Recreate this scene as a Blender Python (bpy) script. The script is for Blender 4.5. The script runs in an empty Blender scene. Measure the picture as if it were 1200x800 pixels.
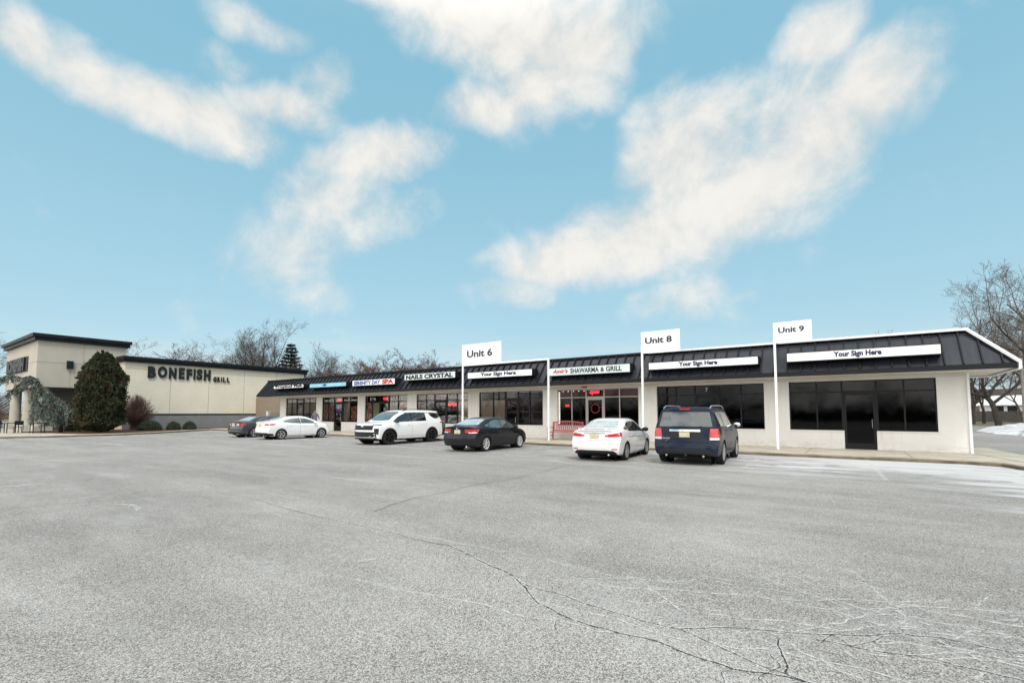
import bpy, bmesh, math, random
from mathutils import Vector, Matrix, noise
from mathutils.bvhtree import BVHTree
R = math.radians
PI = math.pi
scene = bpy.context.scene
col = scene.collection

# ------------------------------------------------------------------ helpers
class MB:
    """collects faces; build() links them as ONE mesh object"""
    def __init__(s): s.v = []; s.f = []; s.m = []; s.uv = []
    def add(s, vs, fs, m=0, uvs=None):
        n = len(s.v); s.v += [tuple(v) for v in vs]
        for k, f in enumerate(fs):
            s.f.append([n + i for i in f]); s.m.append(m)
            s.uv.append(uvs[k] if uvs else None)
        return s
    def box(s, x0, x1, y0, y1, z0, z1, m=0):
        vs = [(x0,y0,z0),(x1,y0,z0),(x1,y1,z0),(x0,y1,z0),(x0,y0,z1),(x1,y0,z1),(x1,y1,z1),(x0,y1,z1)]
        return s.add(vs, [(0,3,2,1),(4,5,6,7),(0,1,5,4),(1,2,6,5),(2,3,7,6),(3,0,4,7)], m)
    def prism(s, pts, z0, z1, m=0, mt=None):
        n = len(pts)
        vs = [(x,y,z0) for x,y in pts] + [(x,y,z1) for x,y in pts]
        s.add(vs, [tuple(reversed(range(n)))] + [(i,(i+1)%n,n+(i+1)%n,n+i) for i in range(n)], m)
        return s.add([(x,y,z1) for x,y in pts], [tuple(range(n))], m if mt is None else mt)
    def tube(s, pts, rad, n=8, m=0, caps=True):
        pts = [Vector(p) for p in pts]
        if not hasattr(rad, '__len__'): rad = [rad]*len(pts)
        d0 = (pts[1]-pts[0]).normalized()
        a = d0.orthogonal().normalized()
        rings = []
        for i, p in enumerate(pts):
            d = (pts[min(i+1,len(pts)-1)] - pts[max(i-1,0)])
            d = d.normalized() if d.length > 1e-9 else d0
            a = (a - d*a.dot(d)); a = a.normalized() if a.length > 1e-6 else d.orthogonal().normalized()
            b = d.cross(a)
            rings.append([p + (a*math.cos(2*PI*k/n) + b*math.sin(2*PI*k/n))*rad[i] for k in range(n)])
        vs = [v for r_ in rings for v in r_]
        fs = []
        for i in range(len(pts)-1):
            for k in range(n):
                k2 = (k+1) % n
                fs.append((i*n+k, i*n+k2, (i+1)*n+k2, (i+1)*n+k))
        if caps:
            fs.append(tuple(reversed(range(n)))); L = (len(pts)-1)*n; fs.append(tuple(range(L, L+n)))
        return s.add(vs, fs, m)
    def bar(s, p, q, w, h, m=0):
        p = Vector(p); q = Vector(q); d = (q-p).normalized()
        up = Vector((0,0,1)) if abs(d.z) < .95 else Vector((0,1,0))
        a = d.cross(up).normalized()*w/2; b = a.cross(d).normalized()*h/2
        vs = [p-a-b,p+a-b,p+a+b,p-a+b,q-a-b,q+a-b,q+a+b,q-a+b]
        return s.add(vs, [(0,3,2,1),(4,5,6,7),(0,1,5,4),(1,2,6,5),(2,3,7,6),(3,0,4,7)], m)
    def lathe(s, prof, c, n=24, m=0, axis='z'):
        vs = []
        for r_, h in prof:
            for k in range(n):
                a = 2*PI*k/n
                x, y = r_*math.cos(a), r_*math.sin(a)
                vs.append((c[0]+x, c[1]+y, c[2]+h) if axis == 'z' else (c[0]+x, c[1]+h, c[2]+y))
        fs = []
        for i in range(len(prof)-1):
            for k in range(n):
                k2 = (k+1) % n
                q = (i*n+k, i*n+k2, (i+1)*n+k2, (i+1)*n+k)
                fs.append(q if axis == 'z' else tuple(reversed(q)))
        if prof[0][0] > 1e-4: fs.append(tuple(reversed(range(n))) if axis == 'z' else tuple(range(n)))
        L = (len(prof)-1)*n
        if prof[-1][0] > 1e-4: fs.append(tuple(range(L, L+n)) if axis == 'z' else tuple(reversed(range(L, L+n))))
        return s.add(vs, fs, m)
    def mesh(s, name, mats, origin=(0,0,0), smooth=False, sharp=None):
        me = bpy.data.meshes.new(name)
        o = Vector(origin)
        me.from_pydata([tuple(Vector(v)-o) for v in s.v], [], s.f)
        if not isinstance(mats, (list, tuple)): mats = [mats]
        for m in mats: me.materials.append(m)
        me.polygons.foreach_set('material_index', s.m)
        if any(u for u in s.uv):
            ul = me.uv_layers.new(name='UVMap')
            for p, u in zip(me.polygons, s.uv):
                if u:
                    for li, c in zip(p.loop_indices, u): ul.data[li].uv = c
        if smooth:
            me.polygons.foreach_set('use_smooth', [True]*len(me.polygons))
            if sharp: me.set_sharp_from_angle(angle=R(sharp))
        me.update()
        return me
    def build(s, name, mats, parent=None, origin=(0,0,0), smooth=False, sharp=None):
        return link(name, s.mesh(name, mats, origin, smooth, sharp), parent)

def link(name, me, parent=None, loc=None):
    o = bpy.data.objects.new(name, me); col.objects.link(o)
    if parent is not None: o.parent = parent
    if loc is not None: o.location = loc
    return o
def tag(o, label=None, cat=None, group=None, kind=None):
    if label: o['label'] = label
    if cat: o['category'] = cat
    if group: o['group'] = group
    if kind: o['kind'] = kind
    return o
def empty(name, loc, rz=0, **k):
    o = bpy.data.objects.new(name, None); col.objects.link(o)
    o.location = loc; o.rotation_euler = (0,0,rz); o.empty_display_size = .3
    return tag(o, **k)
def copy_tree(o, parent=None):
    c = o.copy(); col.objects.link(c)
    if parent is not None: c.parent = parent
    for ch in list(o.children): copy_tree(ch, c)
    return c

# ------------------------------------------------------------------ materials
class NT:
    def __init__(s, nt): s.nt = nt; s.nodes = nt.nodes; s.L = nt.links
    def n(s, t, **k):
        x = s.nodes.new(t)
        for a, b in k.items(): setattr(x, a, b)
        return x
    def put(s, sock, v):
        if hasattr(v, 'is_output') or isinstance(v, bpy.types.NodeSocket): s.L.new(v, sock)
        else:
            try: sock.default_value = v
            except Exception: sock.default_value = tuple(v)+(1,)
    def math(s, op, a, b=0., c=0., clamp=False):
        x = s.n('ShaderNodeMath', operation=op, use_clamp=clamp)
        s.put(x.inputs[0], a); s.put(x.inputs[1], b); s.put(x.inputs[2], c); return x.outputs[0]
    def mix(s, f, a, b, mode='MIX'):
        x = s.n('ShaderNodeMix', data_type='RGBA', blend_type=mode)
        s.put(x.inputs[0], f); s.put(x.inputs[6], a if not isinstance(a, tuple) else a+(1,)*(4-len(a)))
        s.put(x.inputs[7], b if not isinstance(b, tuple) else b+(1,)*(4-len(b))); return x.outputs[2]
    def noise(s, vec, scale, detail=4, rough=.6, dist=0, dim='3D'):
        x = s.n('ShaderNodeTexNoise', noise_dimensions=dim); s.put(x.inputs['Vector'], vec)
        x.inputs['Scale'].default_value = scale; x.inputs['Detail'].default_value = detail
        x.inputs['Roughness'].default_value = rough; x.inputs['Distortion'].default_value = dist
        return x.outputs[0]
    def vor(s, vec, scale, feat='F1', dim='3D'):
        x = s.n('ShaderNodeTexVoronoi', feature=feat, voronoi_dimensions=dim); s.put(x.inputs['Vector'], vec); x.inputs['Scale'].default_value = scale
        return x
    def rng(s, v, a, b, c=0., d=1., smooth=True):
        x = s.n('ShaderNodeMapRange', interpolation_type='SMOOTHSTEP' if smooth else 'LINEAR')
        s.put(x.inputs[0], v)
        for i, q in zip((1,2,3,4), (a,b,c,d)): x.inputs[i].default_value = q
        return x.outputs[0]
    def scl(s, vec, sc):
        x = s.n('ShaderNodeMapping'); s.put(x.inputs['Vector'], vec); x.inputs['Scale'].default_value = sc; return x.outputs[0]
    def obj(s): return s.n('ShaderNodeTexCoord').outputs['Object']
    def sep(s, v):
        x = s.n('ShaderNodeSeparateXYZ'); s.put(x.inputs[0], v); return x.outputs
    def bump(s, h, st, dist=.01):
        x = s.n('ShaderNodeBump'); x.inputs['Strength'].default_value = st; x.inputs['Distance'].default_value = dist
        s.put(x.inputs['Height'], h); return x.outputs[0]
def base_mat(name):
    m = bpy.data.materials.new(name); m.use_nodes = True
    t = NT(m.node_tree); b = t.nodes['Principled BSDF']
    return m, t, b
def pm(name, c, rough=.6, metal=0, var=.12, vs=3., bump=0, bs=60., coat=0, emit=0, ior=None, spec=None, fine=0):
    m, t, b = base_mat(name)
    b.inputs['Roughness'].default_value = rough; b.inputs['Metallic'].default_value = metal
    if coat: b.inputs['Coat Weight'].default_value = coat; b.inputs['Coat Roughness'].default_value = .04
    if ior: b.inputs['IOR'].default_value = ior
    if spec is None and not coat and not metal and ior is None: spec = .25
    if spec is not None: b.inputs['Specular IOR Level'].default_value = spec
    o = t.obj()
    if var:
        f = t.noise(o, vs, 6, .65)
        k = t.rng(f, .3, .7, 1-var, 1+var)
        if fine:
            k = t.math('MULTIPLY', k, t.rng(t.noise(o, 90, 2), .3, .7, 1-fine, 1+fine))
        mx = t.mix(1., tuple(c), k, 'MULTIPLY'); t.L.new(mx, b.inputs['Base Color'])
        t.put(b.inputs['Roughness'], t.math('MULTIPLY', t.rng(f, .3, .7, .9, 1.1), rough))
    else: b.inputs['Base Color'].default_value = tuple(c)+(1,)
    if bump: t.L.new(t.bump(t.noise(o, bs, 5), bump), b.inputs['Normal'])
    if emit:
        b.inputs['Emission Color'].default_value = tuple(c)+(1,); b.inputs['Emission Strength'].default_value = emit
    return m

M = {}
def stucco():
    m, t, b = base_mat('stucco_cream'); o = t.obj(); z = t.sep(o)[2]
    c = t.mix(t.rng(t.noise(o, 1.1, 6, .65), .3,.7), (.715,.70,.67), (.76,.75,.725))
    d = t.math('MULTIPLY', t.rng(z, .62, .12), t.rng(t.noise(t.scl(o,(1,1,2.2)), 2.6, 7, .7), .38,.68))
    drip = t.math('MULTIPLY', t.rng(t.noise(t.scl(o,(3,3,.22)), 1.6, 5, .6), .56,.75), .22)
    c = t.mix(t.math('MAXIMUM', t.math('MULTIPLY', d, .45), drip), c, (.40,.37,.31))
    c = t.mix(1., c, t.rng(t.noise(o, 90, 2), .3,.7,.96,1.04), 'MULTIPLY')
    t.L.new(c, b.inputs['Base Color']); b.inputs['Roughness'].default_value = .9; b.inputs['Specular IOR Level'].default_value = .2
    t.L.new(t.bump(t.noise(o, 90, 4), .25), b.inputs['Normal']); return m
M['stucco'] = stucco()
M['bf_stucco'] = pm('stucco_tan', (.67,.61,.505), .9, var=.05, vs=.6, bump=.25, bs=80)
M['tower_stucco'] = pm('stucco_taupe', (.44,.405,.345), .9, var=.06, vs=.6, bump=.25, bs=80)
M['grey_block'] = pm('grey_wainscot', (.20,.20,.205), .85, var=.08, vs=2)
M['groove'] = pm('groove_dark', (.25,.23,.19), .9, var=.1)
M['black'] = pm('black_metal', (.010,.011,.013), .5, var=.15, vs=4)
M['coping'] = pm('coping_black', (.008,.009,.011), .55, var=.2, vs=1)
M['trim_white'] = pm('white_trim', (.86,.86,.86), .45, var=.02)
M['soffit'] = pm('soffit_cream', (.64,.61,.55), .85, var=.06, vs=1)
M['alum'] = pm('aluminium_frame', (.42,.37,.36), .4, metal=.5, var=.1)
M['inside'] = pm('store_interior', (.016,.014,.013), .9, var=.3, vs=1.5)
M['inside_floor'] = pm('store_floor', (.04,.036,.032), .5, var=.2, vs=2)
M['blind'] = pm('tan_blind', (.36,.32,.27), .8, var=.08, vs=3)
M['sign_white'] = pm('sign_face_white', (.85,.85,.85), .4, var=.02)
M['sign_pale'] = pm('sign_face_pale', (.62,.70,.69), .4, var=.06)
M['sign_blue'] = pm('sign_face_blue', (.30,.56,.68), .4, var=.12, vs=2)
M['navy'] = pm('navy_letter', (.015,.022,.065), .5, var=.05)
M['slate'] = pm('slate_letter', (.035,.045,.06), .5, var=.05)
M['ink'] = pm('black_letter', (.012,.012,.014), .5, var=.05)
M['red_ink'] = pm('red_letter', (.5,.02,.02), .5, var=.05)
M['blue_ink'] = pm('blue_letter', (.02,.07,.25), .5, var=.05)
M['white_vinyl'] = pm('white_vinyl', (.62,.62,.62), .5, var=.1, vs=8)
M['neon'] = pm('red_neon', (1.,.03,.04), .4, var=0, emit=2.2)
M['neon_white'] = pm('white_bulb', (1,.93,.8), .4, var=0, emit=.7)
M['bench_red'] = pm('bench_red', (.46,.105,.11), .5, var=.15, vs=6)
M['mulch'] = pm('mulch', (.085,.045,.03), .95, var=.5, vs=6, bump=1, bs=25)
M['bark'] = pm('bark', (.05,.04,.035), .95, var=.3, vs=5, bump=.6, bs=20)
M['bark_brown'] = pm('bark_brown', (.10,.07,.055), .95, var=.3, vs=5, bump=.6, bs=20)
M['twig'] = pm('twig', (.10,.082,.073), .9, var=.3, vs=2)
M['twig_red'] = pm('twig_red', (.13,.078,.066), .9, var=.3, vs=2)
M['lens_white'] = pm('lens_clear', (.6,.6,.6), .15, var=.1, vs=20, coat=1)
M['lens_red'] = pm('lens_red', (.50,.012,.014), .15, var=.2, vs=15, coat=1)
M['tyre'] = pm('tyre_rubber', (.018,.018,.019), .85, var=.2, vs=8)
M['rim'] = pm('alloy_rim', (.52,.52,.53), .3, metal=.7, var=.1)
M['rim_black'] = pm('black_rim', (.015,.015,.017), .3, metal=.3, var=.1)
M['well'] = pm('wheel_well', (.008,.008,.008), .95, var=.1)
M['plastic'] = pm('black_plastic', (.018,.018,.02), .55, var=.2, vs=6)
M['chrome'] = pm('chrome', (.75,.75,.76), .12, metal=1, var=.04)
M['plate'] = pm('licence_plate', (.52,.48,.33), .5, var=.15, vs=12)
M['glass_dark'] = pm('car_glass_dark', (.012,.015,.017), .04, var=.1, coat=1, ior=1.6)
M['glass_mid'] = pm('car_glass_green', (.07,.09,.085), .04, var=.35, vs=4, coat=1, ior=1.8)
M['glass_sky_tone'] = pm('car_glass_sky_tone', (.33,.40,.41), .12, var=.18, vs=5, coat=1, ior=1.7)  # pale base colour paints the bright sky reflection into the rear glass
def paint(name, c, flake=0, dirt=.1, coat=1.):
    m, t, b = base_mat(name)
    o = t.obj(); z = t.sep(o)[2]
    b.inputs['Metallic'].default_value = flake; b.inputs['Roughness'].default_value = .35
    b.inputs['Coat Weight'].default_value = coat; b.inputs['Coat Roughness'].default_value = .05; b.inputs['Specular IOR Level'].default_value = .5 if coat > .9 else .12
    dn = t.math('MULTIPLY', t.rng(z, .75, .25), t.rng(t.noise(o, 5, 6), .35, .7, .2, 1))
    t.L.new(t.mix(t.math('MULTIPLY', dn, dirt), tuple(c), (.25,.24,.22)), b.inputs['Base Color'])
    t.L.new(t.rng(dn, 0, 1, .35, .7), b.inputs['Roughness'])
    return m
M['paint_white'] = paint('paint_white', (.80,.80,.80), dirt=.18)
M['paint_black'] = paint('paint_black', (.008,.009,.013), 0, .05, .45)
M['paint_grey'] = paint('paint_grey', (.07,.073,.08), .4, .15, .5)
M['paint_blue'] = paint('paint_blue', (.003,.010,.027), 0, .06, .3)

def glass_mat(name, tint, refl_ior=1.55, rough=.01, k_refl=.9):
    m, t, b = base_mat(name)
    t.nodes.remove(b)
    tr = t.n('ShaderNodeBsdfTransparent'); tr.inputs[0].default_value = tuple(tint)+(1,)
    gl = t.n('ShaderNodeBsdfGlossy'); gl.inputs['Roughness'].default_value = rough; gl.inputs[0].default_value = (1,1,1,1)
    o = t.obj()
    t.L.new(t.bump(t.noise(o, .9, 2), .05, .02), gl.inputs['Normal'])
    fr = t.n('ShaderNodeFresnel'); fr.inputs[0].default_value = refl_ior
    mx = t.n('ShaderNodeMixShader'); t.L.new(t.math('MULTIPLY', fr.outputs[0], k_refl, clamp=True), mx.inputs[0])
    t.L.new(tr.outputs[0], mx.inputs[1]); t.L.new(gl.outputs[0], mx.inputs[2])
    t.L.new(mx.outputs[0], t.nodes['Material Output'].inputs[0])
    return m
M['glass'] = glass_mat('shop_glass', (.80,.78,.76), rough=.035, k_refl=.26)
M['glass_tint'] = glass_mat('tinted_glass', (.10,.10,.10), 1.55, rough=.045, k_refl=.45)

def metal_roof():
    m, t, b = base_mat('standing_seam_metal')
    o = t.obj(); n1 = t.noise(o, .8, 5)
    st = t.noise(t.scl(o, (6,.6,.6)), 1.5, 4)
    k = t.math('MULTIPLY', t.rng(n1, .3,.7,.85,1.15), t.rng(st,.3,.7,.94,1.07))
    t.L.new(t.mix(1., (.026,.030,.038), k, 'MULTIPLY'), b.inputs['Base Color'])
    b.inputs['Metallic'].default_value = .4
    t.L.new(t.rng(st,.3,.7,.26,.40), b.inputs['Roughness'])
    return m
M['roof_metal'] = metal_roof()
M['rib'] = pm('seam_rib', (.010,.011,.015), .6, var=.15)

def posters_mat(name, a, b_, c, scale):
    m, t, b = base_mat(name)
    o = t.obj(); v = t.vor(t.scl(o,(1,1,.7)), scale); cr = t.sep(v.outputs['Color'])
    x = t.mix(t.rng(cr[0],.45,.55), tuple(a), tuple(b_)); x = t.mix(t.rng(cr[1],.6,.66), x, tuple(c))
    x = t.mix(t.rng(t.noise(o, scale*2.2, 3), .5,.56), x, (.02,.015,.015))
    t.L.new(x, b.inputs['Base Color']); b.inputs['Roughness'].default_value = .5
    return m
M['poster_a'] = posters_mat('poster_food', (.42,.10,.08), (.42,.38,.30), (.18,.26,.2), 6)
M['poster_b'] = posters_mat('poster_warm', (.35,.17,.10), (.45,.40,.36), (.38,.06,.05), 7)
M['poster_pink'] = posters_mat('poster_pink', (.60,.10,.08), (.66,.50,.46), (.7,.66,.64), 4)
M['poster_pale'] = posters_mat('poster_pale', (.66,.55,.56), (.7,.68,.68), (.55,.2,.26), 3)
M['poster_blue'] = pm('poster_blue', (.07,.09,.45), .5, var=.3, vs=8)
M['poster_grey'] = pm('poster_grey', (.16,.16,.20), .5, var=.3, vs=8)
M['poster_white'] = pm('poster_white', (.7,.7,.72), .5, var=.1)
def curtain_mat():
    m, t, b = base_mat('green_curtain')
    o = t.obj(); w = t.n('ShaderNodeTexWave', wave_type='BANDS', bands_direction='X'); t.L.new(o, w.inputs[0])
    w.inputs['Scale'].default_value = 2.1; w.inputs['Distortion'].default_value = 2.5
    t.L.new(t.mix(w.outputs[1], (.20,.30,.15), (.55,.68,.52)), b.inputs['Base Color']); b.inputs['Roughness'].default_value = .9
    return m
M['curtain'] = curtain_mat()

def foliage(name, a, b_, c=None):
    m, t, b = base_mat(name)
    o = t.obj()
    x = t.mix(t.rng(t.noise(o, 1.6, 4), .35,.65), tuple(a), tuple(b_))
    if c: x = t.mix(t.rng(t.noise(o, .8, 3, .6, .5), .52,.66), x, tuple(c))
    x = t.mix(1., x, t.rng(t.noise(o, 35, 2), .3,.7,.6,1.4), 'MULTIPLY')
    t.L.new(x, b.inputs['Base Color']); b.inputs['Roughness'].default_value = .75
    b.inputs['Specular IOR Level'].default_value = .25
    return m
M['arb'] = foliage('arborvitae_leaf', (.020,.026,.011), (.042,.046,.019), (.055,.036,.018))
M['cedar'] = foliage('blue_cedar_needles', (.10,.125,.11), (.17,.20,.18))
M['low'] = foliage('juniper_leaf', (.035,.05,.028), (.06,.075,.045))
M['spruce'] = foliage('spruce_needles', (.022,.032,.024), (.045,.055,.04))

def asphalt():
    m, t, b = base_mat('asphalt_weathered')
    o = t.obj(); x, y, z = t.sep(o)
    v = t.vor(o, 165, dim='2D'); vc = t.sep(v.outputs['Color'])
    v2 = t.vor(o, 95, dim='2D'); vd = t.sep(v2.outputs['Color'])
    sp = t.math('ADD', t.math('MULTIPLY', t.rng(vc[0], .15, .95, 0, 1), .6), t.math('MULTIPLY', vd[1], .4))
    sp = t.math('ADD', t.math('MULTIPLY', sp, .82), t.math('MULTIPLY', t.noise(o, 34, 2, .7, dim='2D'), .18))
    c = t.mix(t.rng(sp, .18, .80, 0, 1, False), (.085,.083,.080), (.425,.409,.386))
    # mid and large tone changes, tyre-worn lanes along the shop fronts
    big = t.noise(o, .22, 4, .6, .3, dim='2D'); mid = t.noise(o, 1.5, 3, .65, dim='2D')
    lane = t.noise(t.scl(o, (.10,.75,1)), 1., 4, .6, dim='2D')
    k = t.math('MULTIPLY', t.rng(big, .3,.7,.94,1.06), t.rng(mid,.3,.7,.96,1.04))
    k = t.math('MULTIPLY', k, t.rng(lane, .3,.7,.90,1.10))
    c = t.mix(1., c, k, 'MULTIPLY')
    # dried salt: strongest against the kerb and towards the right end
    st = t.noise(t.scl(o, (.22,1.1,1)), 1.2, 5, .68, dim='2D')
    near = t.math('MULTIPLY', t.math('MULTIPLY', t.rng(y, 12.5, 20.2), t.rng(y, 26., 21.)), t.rng(x, -13., 1.5, .18, 1.))
    right = t.math('MULTIPLY', t.math('MULTIPLY', t.rng(x, -1., 5.), t.rng(y, 8., 16.)), t.rng(y, 26., 21.))
    near = t.math('MAXIMUM', near, t.math('MULTIPLY', right, .9))
    s_ = t.rng(t.math('ADD', st, t.math('MULTIPLY', near, .36)), .50, .86)
    s2 = t.math('MULTIPLY', t.rng(t.noise(t.scl(o,(.5,.9,1)), .9, 5, .7, .6, dim='2D'), .58,.78), .12)
    sa = t.math('MULTIPLY', t.math('MAXIMUM', t.math('MULTIPLY', s_, t.rng(near,0,.5,.25,1)), s2), .75)
    c = t.mix(sa, c, (.56,.57,.58))
    # oil drips in the bays
    bay = t.math('MULTIPLY', t.rng(y, 14.5,16.), t.rng(y, 20.3,19.))
    oil = t.math('MULTIPLY', bay, t.rng(t.noise(o, 1.1, 3, .6, .3, dim='2D'), .56,.72))
    c = t.mix(t.math('MULTIPLY', oil, .4), c, (.09,.09,.09))
    # broad pale bleached patches
    pale = t.math('MULTIPLY', t.rng(t.noise(t.scl(o,(.35,.6,1)), .55, 4, .6, .5, dim='2D'), .50,.74), .12)
    c = t.mix(pale, c, (.52,.515,.50))
    t.L.new(c, b.inputs['Base Color']); b.inputs['Roughness'].default_value = .9
    b.inputs['Specular IOR Level'].default_value = .3
    t.L.new(t.bump(t.noise(o, 110, 1, dim='2D'), .5, .006), b.inputs['Normal'])
    return m
M['asphalt'] = asphalt()
def strip_mat(name, c, ns, lo, hi, amax, edge=True):
    """soft-edged mark lying in the surface: alpha from noise and the strip's own width"""
    m, t, b = base_mat(name)
    o = t.obj(); uv = t.n('ShaderNodeTexCoord').outputs['UV']; v = t.sep(uv)[1]
    b.inputs['Base Color'].default_value = tuple(c)+(1,); b.inputs['Roughness'].default_value = .9
    a = t.rng(t.noise(o, ns, 7, .7), lo, hi, 0, 1)
    if edge:
        e = t.math('MULTIPLY', t.math('MULTIPLY', v, t.math('SUBTRACT', 1., v)), 4.)
        a = t.math('MULTIPLY', a, t.rng(e, 0, .9))
    t.L.new(t.math('MULTIPLY', a, amax), b.inputs['Alpha'])
    return m
M['salt'] = strip_mat('crack_salt', (.72,.72,.70), 16, .38, .58, .5)
M['salt_wide'] = strip_mat('crack_salt_wide', (.62,.62,.60), 7, .42, .72, .34)
M['crackm'] = strip_mat('crack_dark', (.018,.017,.016), 22, .36, .44, .97, False)
M['line_paint'] = strip_mat('worn_line_paint', (.72,.72,.70), 12, .40, .62, .5, False)
def concrete():
    m, t, b = base_mat('concrete_walk')
    o = t.obj()
    c = t.mix(t.rng(t.noise(o, 1.3, 6, .65), .35,.65), (.36,.325,.26), (.47,.43,.36))
    c = t.mix(t.math('MULTIPLY', t.rng(t.noise(t.scl(o,(.6,2,1)), .8, 6, .7), .55,.75), .5), c, (.22,.19,.15))
    c = t.mix(1., c, t.rng(t.noise(o, 70, 2), .3,.7,.88,1.12), 'MULTIPLY')
    t.L.new(c, b.inputs['Base Color']); b.inputs['Roughness'].default_value = .9
    return m
M['walk'] = concrete()
M['joint'] = pm('walk_joint', (.12,.10,.08), .95, var=.2)
M['kerb'] = pm('kerb_concrete', (.27,.235,.18), .9, var=.35, vs=1.2, fine=.1)
M['kerb_face'] = pm('kerb_face', (.15,.125,.09), .95, var=.4, vs=1.4, fine=.12)
M['terrain'] = pm('winter_grass', (.13,.11,.07), .95, var=.35, vs=.6, fine=.2)
M['snow'] = pm('old_snow', (.58,.59,.60), .8, var=.28, vs=1.5, bump=.6, bs=6)
M['fence'] = pm('weathered_fence', (.115,.10,.088), .9, var=.3, vs=4)
M['house_white'] = pm('house_siding', (.66,.68,.70), .8, var=.05)
M['house_tan'] = pm('house_brick', (.15,.115,.10), .9, var=.2, vs=3)
M['shingle'] = pm('shingle_dark', (.06,.055,.05), .9, var=.25, vs=4)
M['hoodie'] = pm('grey_hoodie', (.13,.135,.165), .9, var=.15, vs=12)
M['trousers'] = pm('dark_trousers', (.03,.03,.04), .9, var=.2, vs=10)
M['skin'] = pm('skin', (.42,.24,.17), .6, var=.08)
M['hair'] = pm('dark_hair', (.03,.022,.018), .8, var=.2, vs=20)

# ------------------------------------------------------------------ text
def text_faces(txt, width, height, ext=.01, bold=0., shear=0., sx=None):
    cu = bpy.data.curves.new('txt', 'FONT'); cu.body = txt; cu.size = 1; cu.extrude = .001; cu.offset = bold; cu.shear = shear
    cu.resolution_u = 3
    ob = bpy.data.objects.new('txt', cu); col.objects.link(ob)
    dg = bpy.context.evaluated_depsgraph_get(); dg.update()
    me = bpy.data.meshes.new_from_object(ob.evaluated_get(dg))
    vs = [v.co.copy() for v in me.vertices]; fs = [tuple(p.vertices) for p in me.polygons]
    bpy.data.objects.remove(ob); bpy.data.curves.remove(cu); bpy.data.meshes.remove(me)
    x0 = min(v.x for v in vs); x1 = max(v.x for v in vs); y0 = min(v.y for v in vs); y1 = max(v.y for v in vs)
    out = []
    for v in vs:
        out.append(((v.x-x0)/(x1-x0)*width, (v.y-y0)/(y1-y0)*height, ext if v.z > 0 else 0.))
    return out, fs
def text_on(mb, txt, o, u, v, n, width, height, ext=.01, m=0, **k):
    """text starting at o, running along u, up along v, standing out along n"""
    vs, fs = text_faces(txt, width, height, ext, **k)
    o = Vector(o); u = Vector(u); v = Vector(v); n = Vector(n)
    mb.add([o + u*a + v*b + n*c for a, b, c in vs], fs, m)

# ------------------------------------------------------------------ ground
g = MB(); g.add([(-2500,-2500,-.02),(2500,-2500,-.02),(2500,2500,-.02),(-2500,2500,-.02)], [(0,1,2,3)])
tag(g.build('ground', M['terrain']), kind='structure')

rnd = random.Random(5)
lot = MB()
lot.add([(-130,-70,0),(60,-70,0),(60,84,0),(-130,84,0)], [(0,1,2,3)], 0)
def jitter(pts, amp=.035, it=5, rg=rnd):
    P = [Vector((x,y,0)) for x, y in pts]
    a = amp
    for _ in range(it):
        Q = [P[0]]
        for i in range(len(P)-1):
            d = P[i+1]-P[i]; nn = Vector((-d.y,d.x,0))
            nn = nn.normalized() if nn.length > 0 else nn
            Q.append((P[i]+P[i+1])/2 + nn*rg.uniform(-a,a)*min(1., d.length*2)); Q.append(P[i+1])
        P = Q; a *= .60
    return P
def strip(P, w, z, m, rg=rnd, var=.5, taper=True):
    n = len(P); vs = []; uv = []; L = 0
    for i, p in enumerate(P):
        d = (P[min(i+1,n-1)]-P[max(i-1,0)]); nn = Vector((-d.y,d.x,0)).normalized()
        if i: L += (P[i]-P[i-1]).length
        ww = w*(1-var+2*var*rg.random())/2
        if taper and (i < 2 or i > n-3): ww *= .35
        vs += [(p.x+nn.x*ww, p.y+nn.y*ww, z), (p.x-nn.x*ww, p.y-nn.y*ww, z)]; uv += [(L,0),(L,1)]
    fs = [(2*i,2*i+1,2*i+3,2*i+2) for i in range(n-1)]
    lot.add(vs, fs, m, [[uv[k] for k in f] for f in fs])
def crack(pts, w=.012, salt=.10, dark=True, amp=.04, wide=True):
    P = jitter(pts, amp)
    if wide: strip(P, max(salt*2.6,.13), .0035, 2)
    strip(P, min(salt,.055) if dark else .022, .006, 1)
    if dark: strip(P, w, .0085, 3, var=.6)
    return P
CA = [(-8.27,4.47),(-6.84,4.38),(-5.62,4.4),(-4.67,4.32),(-4.05,4.37),(-3.59,4.22),(-2.8,3.94),(-2.22,3.5),(-1.87,3.39),(-1.55,3.38),(-1.17,3.41),(-.89,3.34),(-.66,3.32),(-.48,3.39),(-.28,3.42),(-.11,3.41),(.6,3.3)]
CB = [(-2.55,3.8),(-2.13,3.78),(-1.69,3.7),(-1.39,3.67),(-1.1,3.69),(-.83,3.91),(-.56,4.05),(-.3,4.16),(-.05,4.31),(.2,4.53),(.45,4.63),(.73,4.62),(.96,4.66),(1.9,4.8)]
CC = [(-1.1,3.69),(-.81,3.58),(-.56,3.48),(-.39,3.45),(-.28,3.42)]
CD = [(-.24,4.09),(-.07,4.1),(.18,4.15),(.4,4.2),(.6,4.19),(.78,4.18),(.95,4.18),(1.9,4.0)]
crack(CA[:4], .009, .13, amp=.03); crack(CA[3:], .011, .06); crack(CB, .009, .055); crack(CC, .008, .05); crack(CD, .009, .055)
crack([(-.48,3.93),(-.44,3.73),(-.39,3.57),(-.39,3.45)], .010, .04, wide=False)
crack([(-.24,4.02),(-.17,4.24),(-.07,4.11),(.13,4.44)], .006, .04, wide=False)
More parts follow.
